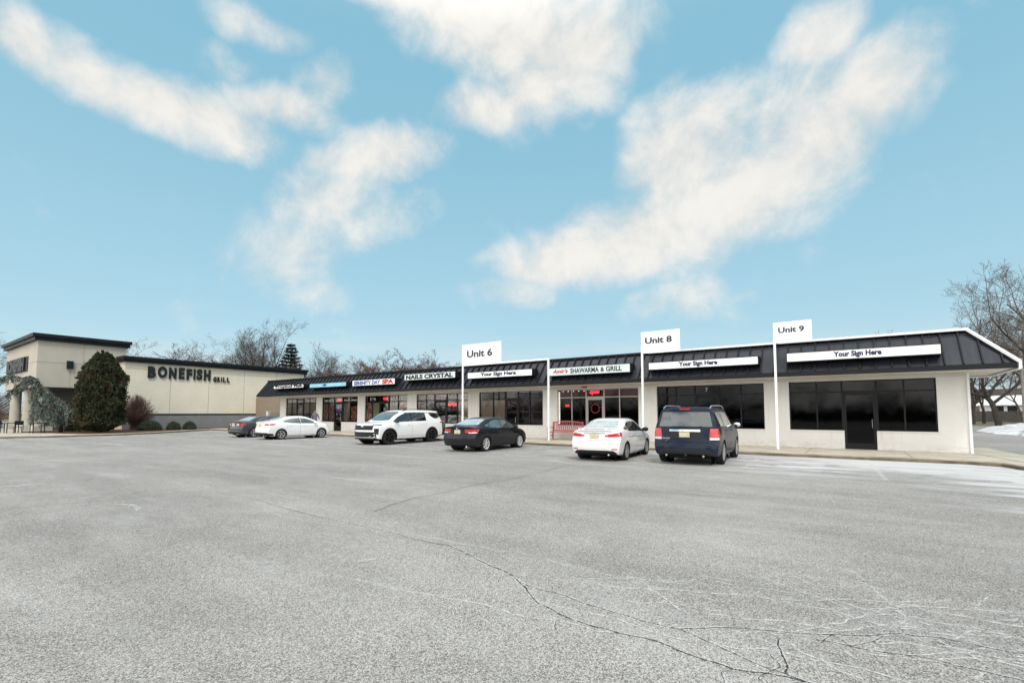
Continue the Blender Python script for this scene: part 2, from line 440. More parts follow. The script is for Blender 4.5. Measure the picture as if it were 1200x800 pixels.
for pts in ([(-2.0,4.19),(-1.3,4.5),(-.91,4.66),(-.52,4.74),(-.16,4.78),(.23,4.96),(.48,4.95),(.94,4.93)],
            [(-.22,4.8),(.11,4.65),(.36,4.72)], [(.24,5.13),(.69,5.41),(1.06,5.55),(1.8,5.7)], [(-4.86,4.5),(-3.73,4.55),(-3.04,4.61),(-2,4.5),(-1.3,4.75)],
            [(-4.22,2.9),(-3.59,3.01),(-2.89,3.13),(-2.26,3.19),(-1.58,3.31),(-1.,3.41)], [(-.12,6.13),(.11,5.56),(.19,5.25),(.3,4.9)],
            [(-.2,4.3),(.1,4.62),(.5,4.8),(1.2,5.1)],[(.1,4.5),(.3,4.9),(.25,5.2)],[(.5,4.6),(.65,4.9),(.9,5.0)],[(-1.,4.1),(-.5,4.3),(.1,4.35),(.9,4.4)],[(-.9,3.6),(-.5,3.75),(0,3.8),(.8,3.85)],[(-2.2,3.55),(-1.6,3.6),(-1.,3.55)],[(.0,4.9),(.3,5.25),(.8,5.2),(1.5,5.4)],[(-.6,4.75),(-.1,5.1),(.5,5.3)]):
    crack(pts, .006, .075, dark=False, amp=.06)
for pts in ([(-11.53,1.45),(-11.61,1.65),(-11.35,2.28),(-11.12,3.05),(-10.93,3.86)], [(-6.4,5.09),(-6.76,6.24),(-6.86,7.79),(-6.82,9.61),(-6.94,11.42),(-7.23,14.01)]):
    crack(pts, .012, .02, wide=False, amp=.06)
crack([(-10.81,4.58),(-9.4,4.6),(-8.27,4.47)], .01, .12)
for k in range(20):                     # short side cracks leaving the long ones
    src = (CA[5:], CB[4:], CD)[k%3]; p = rnd.choice(src)
    a = rnd.uniform(0, 2*PI); L = rnd.uniform(.1,.35)
    crack([p, (p[0]+L*.5*math.cos(a), p[1]+L*.5*math.sin(a)), (p[0]+L*math.cos(a+.5), p[1]+L*math.sin(a+.5))], .005, .035, wide=False, amp=.05, dark=k%3 == 0)
for k in range(24):                     # fine salted web between the long cracks
    x0 = rnd.uniform(-2.4,1.2); y0 = rnd.uniform(3.5,5.6); L = rnd.uniform(.35,1.1); a = rnd.gauss(.12,.45)
    P = [(x0+L*q/4*math.cos(a), y0+L*q/4*math.sin(a)+rnd.uniform(-.06,.06)) for q in range(5)]
    crack(P, .007, .05, dark=rnd.random() < .2, amp=.07, wide=rnd.random() < .4)
# worn stall lines
for (xa,ya,xb,yb) in ((-2.85,20.3,-2.6,15.2),(.35,20.2,.62,14.5),(-5.9,20.2,-5.72,14.6),(-8.9,20.2,-8.8,15),(-11.9,20.2,-11.4,14.4),(-14.9,20.2,-14.9,15),(-18,20.2,-18,15),(-21.9,20.2,-21.9,15),(3.5,20.,3.6,15.5),(-25,20.2,-25,15),(-28,20.2,-28,15),(-31.2,20.2,-31.2,15)):
    n_ = 10; P = [Vector((xa+(xb-xa)*i/n_, ya+(yb-ya)*i/n_, 0)) for i in range(n_+1)]
    strip(P, .11, .0105, 4, var=.03, taper=False)
for P, w in (([(-15.1,2.0),(-15.0,2.8)], .35), ([(-10.6,2.9),(-10.3,3.05),(-9.9,3.02),(-9.56,2.9)], .09), ([(-14.2,4.1),(-13.9,4.5)], .1), ([(-10.4,5.2),(-10.2,5.3)], .1), ([(-4.45,3.3),(-4.3,3.5)], .12), ([(-7.9,10.5),(-7.2,10.4)],.1)):
    strip(jitter(P, .02, 2), w, .0105, 4, var=.3)
strip(jitter([(-5.9,2.65),(-5.2,2.7),(-4.4,2.78)], .05, 2), .5, .0035, 2)
strip(jitter([(-13.8,15.9),(-11.9,15.6)], .05, 2), .3, .0035, 2)
tag(lot.build('parking_lot', [M['asphalt'], M['salt'], M['salt_wide'], M['crackm'], M['line_paint']]), kind='structure')

# sidewalk in front of the shops with its kerb
KY = 20.5
sw = MB()
outer = [(-50,KY+.16),(1.6,KY+.16),(2.9,KY+.22),(3.7,KY-.25),(4.1,KY-1.5),(4.6,KY-2.9),(9.0,KY-2.9),(9.0,KY+.6),(5.5,KY+2.6),(4.9,24.3),(4.7,28.5),(3.6,28.5),(3.6,24.7),(-50,24.7)]
sw.prism(outer, .0, .118)
for x in [-1.45+3.05*k for k in range(-16,2)]:
    sw.box(x-.009, x+.009, KY+.17, 24.38, .1185, .1205, 1)
sw.add([(3.62,24.2,.1215),(3.66,24.2,.1215),(4.25,KY+.1,.1215),(4.21,KY+.1,.1215)], [(0,1,2,3)], 1)
tag(sw.build('sidewalk', [M['walk'], M['joint']]), kind='structure')
kb = MB()
kp = [(-50,KY),(1.6,KY),(2.9,KY+.06),(3.6,KY-.35),(4.0,KY-1.5),(4.5,KY-3.05),(9.0,KY-3.05)]
ki = [(-50,KY+.158),(1.6,KY+.158),(2.9,KY+.218),(3.69,KY-.255),(4.09,KY-1.5),(4.6,KY-2.905),(9.0,KY-2.905)]
def kerb(mb, kp, ki, z0=0, z1=.125):
    for i in range(len(kp)-1):
        a, b, c, d = kp[i], kp[i+1], ki[i+1], ki[i]
        e = .03
        def mixp(p, q, t): return (p[0]+(q[0]-p[0])*t, p[1]+(q[1]-p[1])*t)
        a2, b2 = mixp(a,d,.2), mixp(b,c,.2)
        vs = [(*a,z0),(*b,z0),(*b,z1-.03),(*a,z1-.03),(*a2,z1),(*b2,z1),(*c,z1),(*d,z1),(*c,z0),(*d,z0)]
        mb.add(vs, [(0,1,2,3)], 1); mb.add(vs, [(3,2,5,4),(4,5,6,7),(7,6,8,9)], 0)
kerb(kb, kp, ki)
tag(kb.build('kerb', [M['kerb'], M['kerb_face']]), kind='structure')

# planting island and apron round the restaurant
isl = [(-53.0,25.6),(-51.9,22.9),(-47.9,18.7),(-44.7,14.6),(-43.3,12.2),(-43.2,8.0),(-45.0,4.4),(-50,1.0),(-60,-3),(-95,-3)]
isl_in = [(-53.0,25.2),(-52.1,22.8),(-48.1,18.6),(-44.9,14.5),(-43.5,12.1),(-43.4,8.1),(-45.15,4.6),(-50.1,1.2),(-60.05,-2.8),(-95,-2.8)]
ks = MB(); kerb(ks, isl, isl_in)
tag(ks.build('kerb', [M['kerb'], M['kerb_face']]), kind='structure')
ap = MB(); ap.prism(list(reversed(isl_in + [(-95,9.5),(-54.3,9.5),(-54.3,15),(-52.9,15)])), 0, .115)
tag(ap.build('path', M['walk']), kind='structure')
mu = MB(); mu.prism(list(reversed([(-52.98,25.0),(-52.4,22.6),(-48.7,18.2),(-45.6,14.4),(-44.5,12.4),(-44.6,10.4),(-46.5,9.6),(-49,9.4),(-52,8.4),(-54.3,8.6),(-54.3,15),(-52.98,15)])), .10, .15)
tag(mu.build('mulch_bed', M['mulch']), kind='structure')

# ------------------------------------------------------------------ strip of shops
YW, XL, XR, SOF = 24.4, -44.4, 3.55, 3.12
EY, EXR, EXL, RY, RZ = 22.68, 4.53, -45.4, 23.74, 4.62
UL = [-2.24,-8.16,-14.06,-19.98,-25.85,-31.75,-37.6,-43.4]; WW = 4.93; ZS, ZT = .87, 2.97
DOORS = {0:(-.27,.81), 1:(-6.24,-5.22), 2:(-12.18,-11.16), 3:(-17.84,-16.92), 4:(-24.05,-22.95), 5:(-30.0,-28.95), 6:(-35.88,-34.8), 7:(-41.65,-40.6)}
shop = empty('strip_mall', (-20,YW,0), label='long single-storey cream shop row with black standing-seam mansard roof', cat='shopping strip')
SO = (-20,YW,0)
w = MB(); T = .28
ends = [XL]
for x in reversed(UL): ends += [x, x+WW]
ends.append(XR)
for i in range(0, len(ends), 2): w.box(ends[i], ends[i+1], YW, YW+T, .10, SOF)
for i, x in enumerate(UL):
    a, b = DOORS[i]
    w.box(x, a, YW, YW+T, .10, ZS); w.box(b, x+WW, YW, YW+T, .10, ZS); w.box(x, x+WW, YW, YW+T, ZT, SOF)
w.box(XR-T, XR, YW+T, 41, .10, SOF); w.box(XL, XL+T, YW+T, 41, .10, SOF); w.box(XL, XR, 41, 41+T, .0, SOF)
w.build('wall', M['stucco'], shop, SO)
for i, x in enumerate(UL):
    a, b = DOORS[i]
    for (p_,q_) in ((x-.04,a),(b,x+WW+.04)):
        sl = MB(); sl.box(p_,q_,YW-.035,YW-.002,ZS-.035,ZS+.012); sl.build('window_sill', M['stucco'], shop, SO)
# pier siding grooves on the older pier
si = MB()
for k in range(8): si.box(-21.0+.13*k, -20.988+.13*k, YW-.004, YW-.001, .15, SOF-.02)
si.build('siding_groove', M['groove'], shop, SO)
# roof: mansard slope, right hip, flat top
rf = MB()
a0, a1, b0, b1 = (EXL,EY,SOF+.16),(EXR,EY,SOF+.16),(EXL,RY,RZ),(3.47,RY,RZ)
c1, d1 = (EXR,26.9,SOF+.16),(3.47,26.9,RZ)
rf.add([a0,a1,b1,b0], [(0,1,2,3)]); rf.add([a1,c1,d1,b1], [(0,1,2,3)])
rf.add([(EXL,EY,SOF+.16),(EXL,RY,RZ),(EXL,RY,SOF+.16)], [(0,1,2)])
rf.add([c1,(3.47,26.9,SOF+.16),d1], [(0,1,2)])
rf.add([b0,b1,d1,(3.47,41.2,RZ-.05),(EXL,41.2,RZ-.05)], [(0,1,2,3,4)])
rf.add([(3.47,26.9,SOF),(3.47,41.2,SOF),(3.47,41.2,RZ-.05),(3.47,26.9,RZ)], [(0,1,2,3)])
roof = rf.build('roof', M['roof_metal'], shop, SO)
rb = MB(); sv = Vector((0,RY-EY,RZ-SOF-.16)); nv = Vector((0,-sv.z,sv.y)).normalized()
k = 0; x = EXL+.15
while x < EXR-.12:
    t1 = 1. if x <= 3.47 else (EXR-x)/(EXR-3.47)
    p = Vector((x,EY,SOF+.165))+nv*.035; q = p + sv*t1
    w_, h_ = .020, .038
    A = Vector((w_,0,0)); B = nv*h_
    vs = [p-A-B,p+A-B,p+A+B,p-A+B,q-A-B,q+A-B,q+A+B,q-A+B]
    rb.add(vs, [(0,3,2,1),(4,5,6,7),(0,1,5,4),(1,2,6,5),(2,3,7,6),(3,0,4,7)])
    x += .49
for y in [EY+.5*k for k in range(1,9)]:
    t1 = min(1., (y-EY)/(RY-EY)); q = Vector((EXR,y,SOF+.18)); rb.bar(q, q+Vector((-(EXR-3.47),0,RZ-SOF-.16))*t1, .035, .05)
rb.build('roof_seam', M['rib'], roof)
for o in roof.children: o.location = (20,-YW,0)
rc = MB()
rc.bar((EXL,RY-.03,RZ+.03),(3.47,RY-.03,RZ+.03), .16, .10); rc.bar((EXR-.01,EY+.01,SOF+.19),(3.47,RY,RZ+.03), .12, .07); rc.bar((3.47,RY,RZ+.031),(3.47,26.9,RZ+.031), .16, .1)
rc.build('roof_cap', M['coping'], shop, SO)
fa = MB()
fa.box(EXL, EXR+.03, EY-.035, EY-.002, SOF-.012, SOF+.175); fa.box(EXR+.002, EXR+.03, EY, 26.9, SOF-.012, SOF+.175)
fa.box(EXL-.03, EXL-.002, EY-.035, YW+T, SOF-.012, SOF+.175); fa.box(3.56, EXR+.03, 26.902, 26.93, SOF-.012, SOF+.175)
fa.build('fascia', M['coping'], shop, SO)
sf = MB(); sf.box(EXL, EXR, EY, 26.9, SOF+.003, SOF+.03); sf.build('soffit', M['soffit'], shop, SO)
fb = MB(); fb.box(XL, XR+.02, YW-.05, YW-.002, SOF-.13, SOF-.002); fb.build('frieze_board', M['soffit'], shop, SO)
# interior: one dark shell with party walls
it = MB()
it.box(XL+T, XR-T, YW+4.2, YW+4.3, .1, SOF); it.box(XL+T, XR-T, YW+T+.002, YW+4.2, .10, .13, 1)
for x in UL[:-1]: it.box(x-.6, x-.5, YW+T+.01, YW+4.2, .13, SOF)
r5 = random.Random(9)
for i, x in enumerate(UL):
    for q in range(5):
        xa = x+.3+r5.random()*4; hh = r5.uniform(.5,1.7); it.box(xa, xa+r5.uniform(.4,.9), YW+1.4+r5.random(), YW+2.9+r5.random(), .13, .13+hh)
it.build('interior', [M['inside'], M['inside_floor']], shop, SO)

# windows and doors
MULL = {0:[-1.21,1.72], 1:[-7.2,-4.21], 2:[-13.13,-10.22], 3:[-18.85,-16.03], 4:[-24.9,-21.95], 5:[-30.9,-27.9], 6:[-36.75,-33.75], 7:[-42.5,-39.6]}
YG = YW+.10
for i, x in enumerate(UL):
    a, b = DOORS[i]; fm = M['alum'] if i == 2 else M['black']
    fr = MB(); fw = .05
    ys, ye = YG-.035, YG+.035
    bars = [(x+.001,x+fw,ZS+.002,ZT-.002),(x+WW-fw,x+WW-.001,ZS+.002,ZT-.002),(a-.07,a,.125,ZT-.002),(b,b+.07,.125,ZT-.002)]
    for m_ in MULL[i]: bars.append((m_-.028,m_+.028,ZS+fw,ZT-fw))
    for q in bars: fr.box(q[0],q[1],ys,ye,q[2],q[3])
    for (p,q) in ((x+fw,a-.07),(b+.07,x+WW-fw)):
        fr.box(p,q,ys+.004,ye-.004,ZS+.003,ZS+fw); fr.box(p,q,ys+.004,ye-.004,ZT-fw,ZT-.003); fr.box(p,q,ys+.004,ye-.004,2.47,2.52)
    fr.box(a+.001,b-.001,ys+.004,ye-.004,2.46,2.54); fr.box(a+.001,b-.001,ys+.004,ye-.004,ZT-fw,ZT-.003)
    wo = fr.build('shop_window', fm, shop, SO)
    gm = M['glass_tint'] if i in (0,1) else M['glass']
    for (p,q) in ((x+fw,a-.07),(b+.07,x+WW-fw)):
        pn = MB(); pn.box(p-.01,q+.01,YG-.006,YG+.006,ZS+.03,ZT-.03); pn.build('pane', gm, wo, SO)
    pn = MB(); pn.box(a,b,YG-.006,YG+.006,2.5,ZT-.03); pn.build('pane', gm, wo, SO)
    df = MB(); s_ = .085
    df.box(a+.012,a+s_,ys,ye,.13,2.455); df.box(b-s_,b-.012,ys,ye,.13,2.455); df.box(a+s_,b-s_,ys,ye,.13,.36); df.box(a+s_,b-s_,ys,ye,2.35,2.455)
    do = df.build('shop_door', M['black'] if i != 2 else M['alum'], shop, SO)
    pn = MB(); pn.box(a+s_-.01,b-s_+.01,YG-.006,YG+.006,.35,2.36); pn.build('pane', gm, do, SO)
    hn = MB(); hn.tube([(b-.14,YG-.03,1.0),(b-.14,YG-.09,1.0),(b-.14,YG-.09,1.35),(b-.14,YG-.03,1.35)], .014, 6); hn.build('handle', M['chrome'], do, SO)
# blinds in the empty unit
bl = MB()
for (p,q) in ((-19.9,-18.9),(-18.8,-17.95)):
    z = 2.42
    while z > ZS+.08: bl.box(p,q,YG+.06,YG+.075,z-.043,z); z -= .05
bl.box(-17.8,-16.96,YG+.06,YG+.07,2.57,2.9)
bl.build('window_blind', M['blind'], shop, SO)
nb = MB(); text_on(nb, '7', (-5.78,YG-.012,2.66), (1,0,0),(0,0,1),(0,-1,0), .10,.17,.004, bold=.01); nb.build('unit_number', M['white_vinyl'], shop, SO)
# wall lamp above the grill's window
wl = MB(); wl.box(-12.35,-12.1,YW-.22,YW-.055,SOF-.10,SOF-.03); wl.build('wall_lamp', M['red_ink'], shop, SO)

def lettering(txt, x0, x1, z0, z1, y, mat, parent, name='lettering', ext=.012, **k):
    mb = MB(); text_on(mb, txt, (x0,y,z0), (1,0,0),(0,0,1),(0,-1,0), x1-x0, z1-z0, ext, **k)
    return mb.build(name, mat, parent, parent.location if parent is not shop else SO)
WL = [(7,'CUSTOM',-43.2,-41.8,2.56,2.86),(7,'AQUA',-41.55,-40.75,2.56,2.72),(7,'TANKS',-40.4,-38.75,2.58,2.9),
      (6,'HOOKAH BAR',-37.3,-36.0,2.58,2.76),(6,'SMOKE SUPPLIES',-34.6,-32.9,2.62,2.74),
      (5,'S P A',-31.2,-30.5,2.6,2.84),(5,'862 423 8005',-28.75,-26.95,2.6,2.86),
      (4,'NAILS & WAXING',-25.65,-24.3,2.62,2.82),(4,'973-623-4005',-22.65,-21.1,2.62,2.8)]
for i, s_, xa, xb, za, zb in WL: lettering(s_, xa, xb, za, zb, YG-.012, M['white_vinyl'], shop, 'window_lettering', .003, bold=.05)

# ------------------------------------------------------------------ sign boxes on the roof
def sign(xa, xb, za, zb, face, label, texts, yf=22.60, cab=M['black'], grp='sign boxes on the mansard roof'):
    rt = empty('shop_sign', ((xa+xb)/2, yf+.3, za), label=label, cat='sign', group=grp)
    c = MB(); c.box(xa,xb,yf+.012,yf+.62,za,zb); c.build('cabinet', cab, rt, rt.location)
    f = MB(); f.box(xa+.035,xb-.035,yf,yf+.011,za+.03,zb-.03); f.build('face', face, rt, rt.location)
    for (s_, x0, x1, z0, z1, mt, kw) in texts:
        mb = MB(); text_on(mb, s_, (x0,yf-.001,z0), (1,0,0),(0,0,1),(0,-1,0), x1-x0, z1-z0, .006, **kw)
        mb.build('lettering', mt, rt, rt.location)
    br = MB()
    for xx in (xa+.5,(xa+xb)/2,xb-.5):
        br = MB(); br.bar((xx,yf+.55,za-.0),(xx,yf+.6,za-.28), .04,.04); br.build('bracket', M['black'], rt, rt.location)
    return rt
B = dict(bold=.025); B2 = dict(bold=.045)
sign(-2.13,2.70,3.69,4.08,M['sign_white'],'long white sign box reading Your Sign Here, under the Unit 9 board',[('Your Sign Here',-.5,1.0,3.745,4.02,M['navy'],B2)])
sign(-7.95,-3.15,3.67,4.04,M['sign_white'],'long white sign box reading Your Sign Here, under the Unit 8 board',[('Your Sign Here',-6.5,-4.8,3.72,3.985,M['navy'],B2)])
sign(-19.44,-14.63,3.72,4.12,M['sign_white'],'long white sign box reading Your Sign Here, under the Unit 6 board',[('Your Sign Here',-18.4,-15.75,3.78,4.065,M['navy'],B2)])
s7 = sign(-13.57,-8.85,3.62,4.08,M['sign_pale'],'pale shawarma and grill sign box with red script at its left',[("Amir's",-13.3,-12.35,3.76,3.98,M['red_ink'],dict(bold=.03,shear=.3)),('SHAWARMA',-12.2,-10.55,3.72,3.99,M['ink'],B),('&',-10.45,-10.25,3.74,3.96,M['ink'],B),('GRILL',-10.15,-9.3,3.73,3.99,M['ink'],B)])
sign(-25.18,-20.44,3.84,4.28,M['sign_pale'],'pale nails crystal sign box with heavy black capitals',[('NAILS CRYSTAL',-25.0,-20.65,3.91,4.21,M['ink'],dict(bold=.05))])
sign(-30.96,-26.14,3.64,4.08,M['sign_white'],'white serenity day spa sign box in blue and red capitals',[('SERENITY DAY',-30.75,-27.7,3.71,4.0,M['blue_ink'],dict(bold=.045)),('SPA',-27.5,-26.3,3.70,4.02,M['red_ink'],dict(bold=.06))])
s_b = sign(-36.65,-31.72,3.68,4.03,M['sign_blue'],'light blue sign box with a small dark emblem in its middle',[])
e_ = MB(); cx_ = -34.55
e_.add([(cx_-.3,22.596,3.86),(cx_,22.596,3.76),(cx_+.32,22.596,3.86),(cx_+.05,22.596,3.96),(cx_,22.596,4.01),(cx_-.08,22.596,3.93)], [(0,1,2,3,4,5)])
e_.build('emblem', M['blue_ink'], s_b, s_b.location)
sign(-42.31,-37.56,3.76,4.05,M['sign_white'],'white tropical fish sign box at the far left end of the roof',[('Tropical Fish',-42.15,-37.7,3.79,4.02,M['ink'],dict(bold=.07))])

# ------------------------------------------------------------------ overlay Unit captions and outlines built as solid boards and frames
def board(x0, x1, z0, z1, txt, label, tx, th, tz, yb=22.56):
    rt = empty('caption_board', ((x0+x1)/2,yb,z0), label=label, cat='sign', group='Unit captions built as white boards above the roof')
    p = MB(); p.box(x0,x1,yb,yb+.03,z0,z1); p.build('panel', M['trim_white'], rt, rt.location)
    mb = MB(); text_on(mb, txt, (tx[0],yb-.001,tz), (1,0,0),(0,0,1),(0,-1,0), tx[1]-tx[0], th, .004, bold=.035); mb.build('lettering', M['slate'], rt, rt.location)
    return rt
board(-19.86,-16.8,4.62,5.87,'Unit 6','white Unit 6 caption built as a board, leftmost of the three standing above the roof',(-19.45,-17.45),.46,5.04)
board(-8.27,-6.41,4.50,5.54,'Unit 8','white Unit 8 caption built as a board, middle of the three standing above the roof',(-8.07,-6.78),.31,4.95)
board(-2.56,-1.19,4.52,5.38,'Unit 9','white Unit 9 caption built as a board, rightmost of the three standing above the roof',(-2.38,-1.45),.245,4.92)
WT = M['trim_white']; PW = .085
def post(parent, x, ztop, y=22.6): 
    p = MB(); p.box(x-PW/2,x+PW/2,y-PW/2,y+PW/2,.12,ztop); p.build('post', WT, parent, parent.location)
f6 = empty('outline_frame', (-16.7,22.6,.12), label='drawn white outline built as a square-tube frame under the Unit 6 board', cat='frame', group='drawn unit outlines built as white frames')
post(f6,-19.81,5.0); post(f6,-13.56,4.54)
b = MB(); b.box(-19.76,-13.5,22.56,22.64,4.54,4.63); b.build('top_bar', WT, f6, f6.location)
f8 = empty('outline_frame', (-2,22.6,.12), label='long drawn white outline built as a frame under the Unit 8 and Unit 9 boards', cat='frame', group='drawn unit outlines built as white frames')
post(f8,-8.24,4.9); post(f8,-2.53,4.9)
b = MB(); b.bar((-8.2,RY-.17,RZ+.03),(3.5,RY-.17,RZ+.03),.06,.09); b.box(-8.19,-6.4,22.58,22.64,4.60,4.68)
for x in (-8.24,-2.53): b.bar((x,22.6,4.62),(x,RY-.15,4.62),.05,.05)
b.build('top_bar', WT, f8, f8.location)
b = MB(); hp0 = Vector((3.5,RY-.17,RZ+.03)); hp1 = Vector((EXR+.09,EY-.07,SOF+.2)); b.bar(hp0, hp1, .07,.09)
b.bar((EXR+.09,EY-.07,SOF+.2),(EXR+.09,EY-.07,SOF-.04),.07,.07); b.bar((EXR+.07,EY-.07,SOF-.04),(EXR+.07,26.95,SOF-.04),.06,.06); b.bar((EXR+.07,26.95,SOF-.041),(XR+.05,26.95,SOF-.041),.06,.06)
b.build('edge_trim', WT, f8, f8.location)
b = MB(); b.box(XR-.0,XR+.075,YW-.055,YW+.02,.12,SOF-.01); b.build('corner_trim', WT, f8, f8.location)

# ------------------------------------------------------------------ things in the shop windows
def flat(name, x0, x1, z0, z1, mat, label, cat, group=None, y=YG+.02, kind=None):
    mb = MB(); mb.box(x0,x1,y,y+.006,z0,z1)
    o = mb.build(name, mat, None, ((x0+x1)/2,y,z0)); o.location = ((x0+x1)/2,y,z0)
    return tag(o, label=label, cat=cat, group=group)
G1 = 'posters in the smoke shop window'
flat('poster', -37.5,-36.85,1.0,2.4, M['poster_a'], 'reddish food poster, leftmost in the window with red neon above its door', 'poster', G1)
flat('poster', -36.7,-35.98,1.0,2.4, M['poster_b'], 'warm poster immediately left of the door with the blue picture', 'poster', G1)
flat('poster', -34.65,-33.85,1.0,2.4, M['poster_a'], 'red and green poster immediately right of the door with the blue picture', 'poster', G1)
flat('poster', -33.65,-32.8,1.0,2.2, M['poster_b'], 'orange-brown poster at the right end of the window left of the spa', 'poster', G1)
dp = flat('door_poster', -35.7,-35.0,1.55,2.1, M['poster_blue'], 'blue picture with a pale top stuck on the smoke shop door', 'poster')
q = MB(); q.box(-35.5,-35.25,YG+.01,YG+.017,2.0,2.2); q.box(-35.68,-35.5,YG+.01,YG+.017,1.42,1.55); q.box(-35.2,-35.02,YG+.01,YG+.017,1.42,1.55); q.build('pale_patch', M['poster_white'], dp, dp.location)
dp = flat('door_poster', -41.5,-40.78,1.35,1.95, M['poster_grey'], 'grey picture with a white top on the tropical fish shop door', 'poster')
q = MB(); q.lathe([(0,0),(.12,.001),(.12,.008),(0,.009)], (-41.1,YG+.008,2.02), 14, axis='y'); q.build('pale_patch', M['poster_white'], dp, dp.location)
flat('poster', -31.6,-30.95,.95,2.42, M['poster_pink'], 'red and white tall poster at the left of the spa window', 'poster')
flat('poster', -27.75,-26.9,1.5,2.42, M['poster_pale'], 'pale pink poster at the right of the spa window', 'poster')
flat('curtain', -30.85,-30.1,.95,2.42, M['curtain'], 'green and white striped curtain left of the spa door', 'curtain')
flat('curtain', -28.85,-28.0,.95,2.42, M['curtain'], 'green and white striped curtain right of the spa door', 'curtain')
flat('notice', -29.6,-29.4,1.8,2.05, M['poster_white'], 'small white notice on the dark spa door', 'notice')
flat('poster', -21.85,-21.1,1.1,2.3, M['blind'], 'tan poster at the right end of the nail salon window', 'poster')
flat('poster', -25.6,-24.95,1.5,2.2, M['poster_b'], 'faint brown poster at the left end of the nail salon window', 'poster')
def neon(txt, x0, x1, z0, z1, label, shear=0, y=YG+.05, **k):
    mb = MB(); text_on(mb, txt, (x0,y,z0), (1,0,0),(0,0,1),(0,-1,0), x1-x0, z1-z0, .02, bold=.015, shear=shear)
    c = ((x0+x1)/2,y,z0); rt = empty('neon_sign', c, label=label, cat='neon sign', group='red neon signs in the shop windows')
    mb.build('lettering', M['neon'], rt, c)
    bp = MB(); bp.box(x0-.05,x1+.05,y+.03,y+.04,z0-.04,z1+.04); bp.build('backing', M['inside'], rt, c)
neon('OPEN', -35.6,-35.05,2.62,2.82, 'small red neon sign above the smoke shop door')
neon('OPEN', -29.7,-29.2,2.62,2.84, 'small red neon sign above the spa door')
neon('OPEN', -22.85,-22.1,2.1,2.3, 'red neon sign in the nail salon window')
neon('open', -11.95,-11.38,2.62,2.84, 'red cursive neon sign above the grill door', shear=.3, y=YG-.09)
neon('OPEN', -13.6,-13.35,1.98,2.1, 'tiny red neon sign low in the grill window left panel')
# grill: red valance with string lights
va = empty('window_valance', (-12.2,YG+.03,2.5), label='dark red valance across the top of the grill window', cat='valance')
mb = MB(); mb.box(-13.98,-12.26,YG+.02,YG+.03,2.55,2.92); mb.box(-11.08,-9.2,YG+.02,YG+.03,2.55,2.92); mb.build('cloth', pm('valance_red', (.13,.012,.015), .8, var=.4, vs=7), va, va.location)
slt = empty('string_lights', (-13.99,YG-.05,1.0), label='vertical string of white bulbs down the left jamb of the grill window', cat='string lights')
mb = MB()
for k in range(15):
    z = 2.82-k*.125; mb.box(-13.985,-13.90,YG-.055,YG-.036,z-.075,z)
mb.build('bulb', M['neon_white'], slt, slt.location); mb = MB(); mb.box(-13.95,-13.94,YG-.045,YG-.036,.95,2.85); mb.build('cable', M['black'], slt, slt.location)
mb = MB()
for k in range(5): mb.box(-13.75+.34*k,-13.69+.34*k,YG+.005,YG+.015,2.84,2.89)
tag(mb.build('string_lights', M['neon_white']), label='short row of white bulbs along the red valance', cat='string lights')
st = empty('door_sticker', (-11.67,YG-.01,1.6), label='round red sticker with white paper on the grill door', cat='sticker')
mb = MB(); mb.lathe([(.22,0),(.27,0),(.27,.006),(.22,.006),(.22,0)], (-11.67,YG-.014,1.86), 24, axis='y'); mb.build('ring', pm('sticker_red',(.25,.02,.02),.5), st, st.location)
mb = MB(); mb.box(-11.76,-11.58,YG-.014,YG-.008,1.68,2.0); mb.build('paper', M['poster_white'], st, st.location)

# recessed link wall between restaurant and shops, with a gate
lk = empty('link_wall', (-48.7,26.4,0), label='brownish recessed wall between the restaurant and the shop row', cat='wall')
mb = MB(); mb.box(-53.2,XL-.002,26.4,26.7,0,3.3); mb.build('wall', pm('stucco_brown',(.27,.22,.165),.9,var=.08), lk, lk.location)
gt = empty('metal_railing', (-46.9,25.2,.1), label='thin grey metal railing left of the shop row', cat='railing')
mb = MB(); mb.bar((-48.0,25.2,1.62),(-45.6,25.2,1.62),.03,.03); mb.bar((-48.0,25.2,.3),(-45.6,25.2,.3),.03,.03); mb.build('rail', M['grey_block'], gt, gt.location)
mb = MB()
for k in range(19): mb.bar((-47.9+.125*k,25.2,.3),(-47.9+.125*k,25.2,1.62),.015,.015)
mb.build('baluster', M['grey_block'], gt, gt.location)
mb = MB(); mb.box(-48.25,-48.0,25.1,25.35,.1,1.75); mb.box(-48.29,-47.96,25.06,25.39,1.75,1.8)
tag(mb.build('utility_box', M['house_white']), label='slim pale utility box at the left end of the grey railing', cat='utility box')

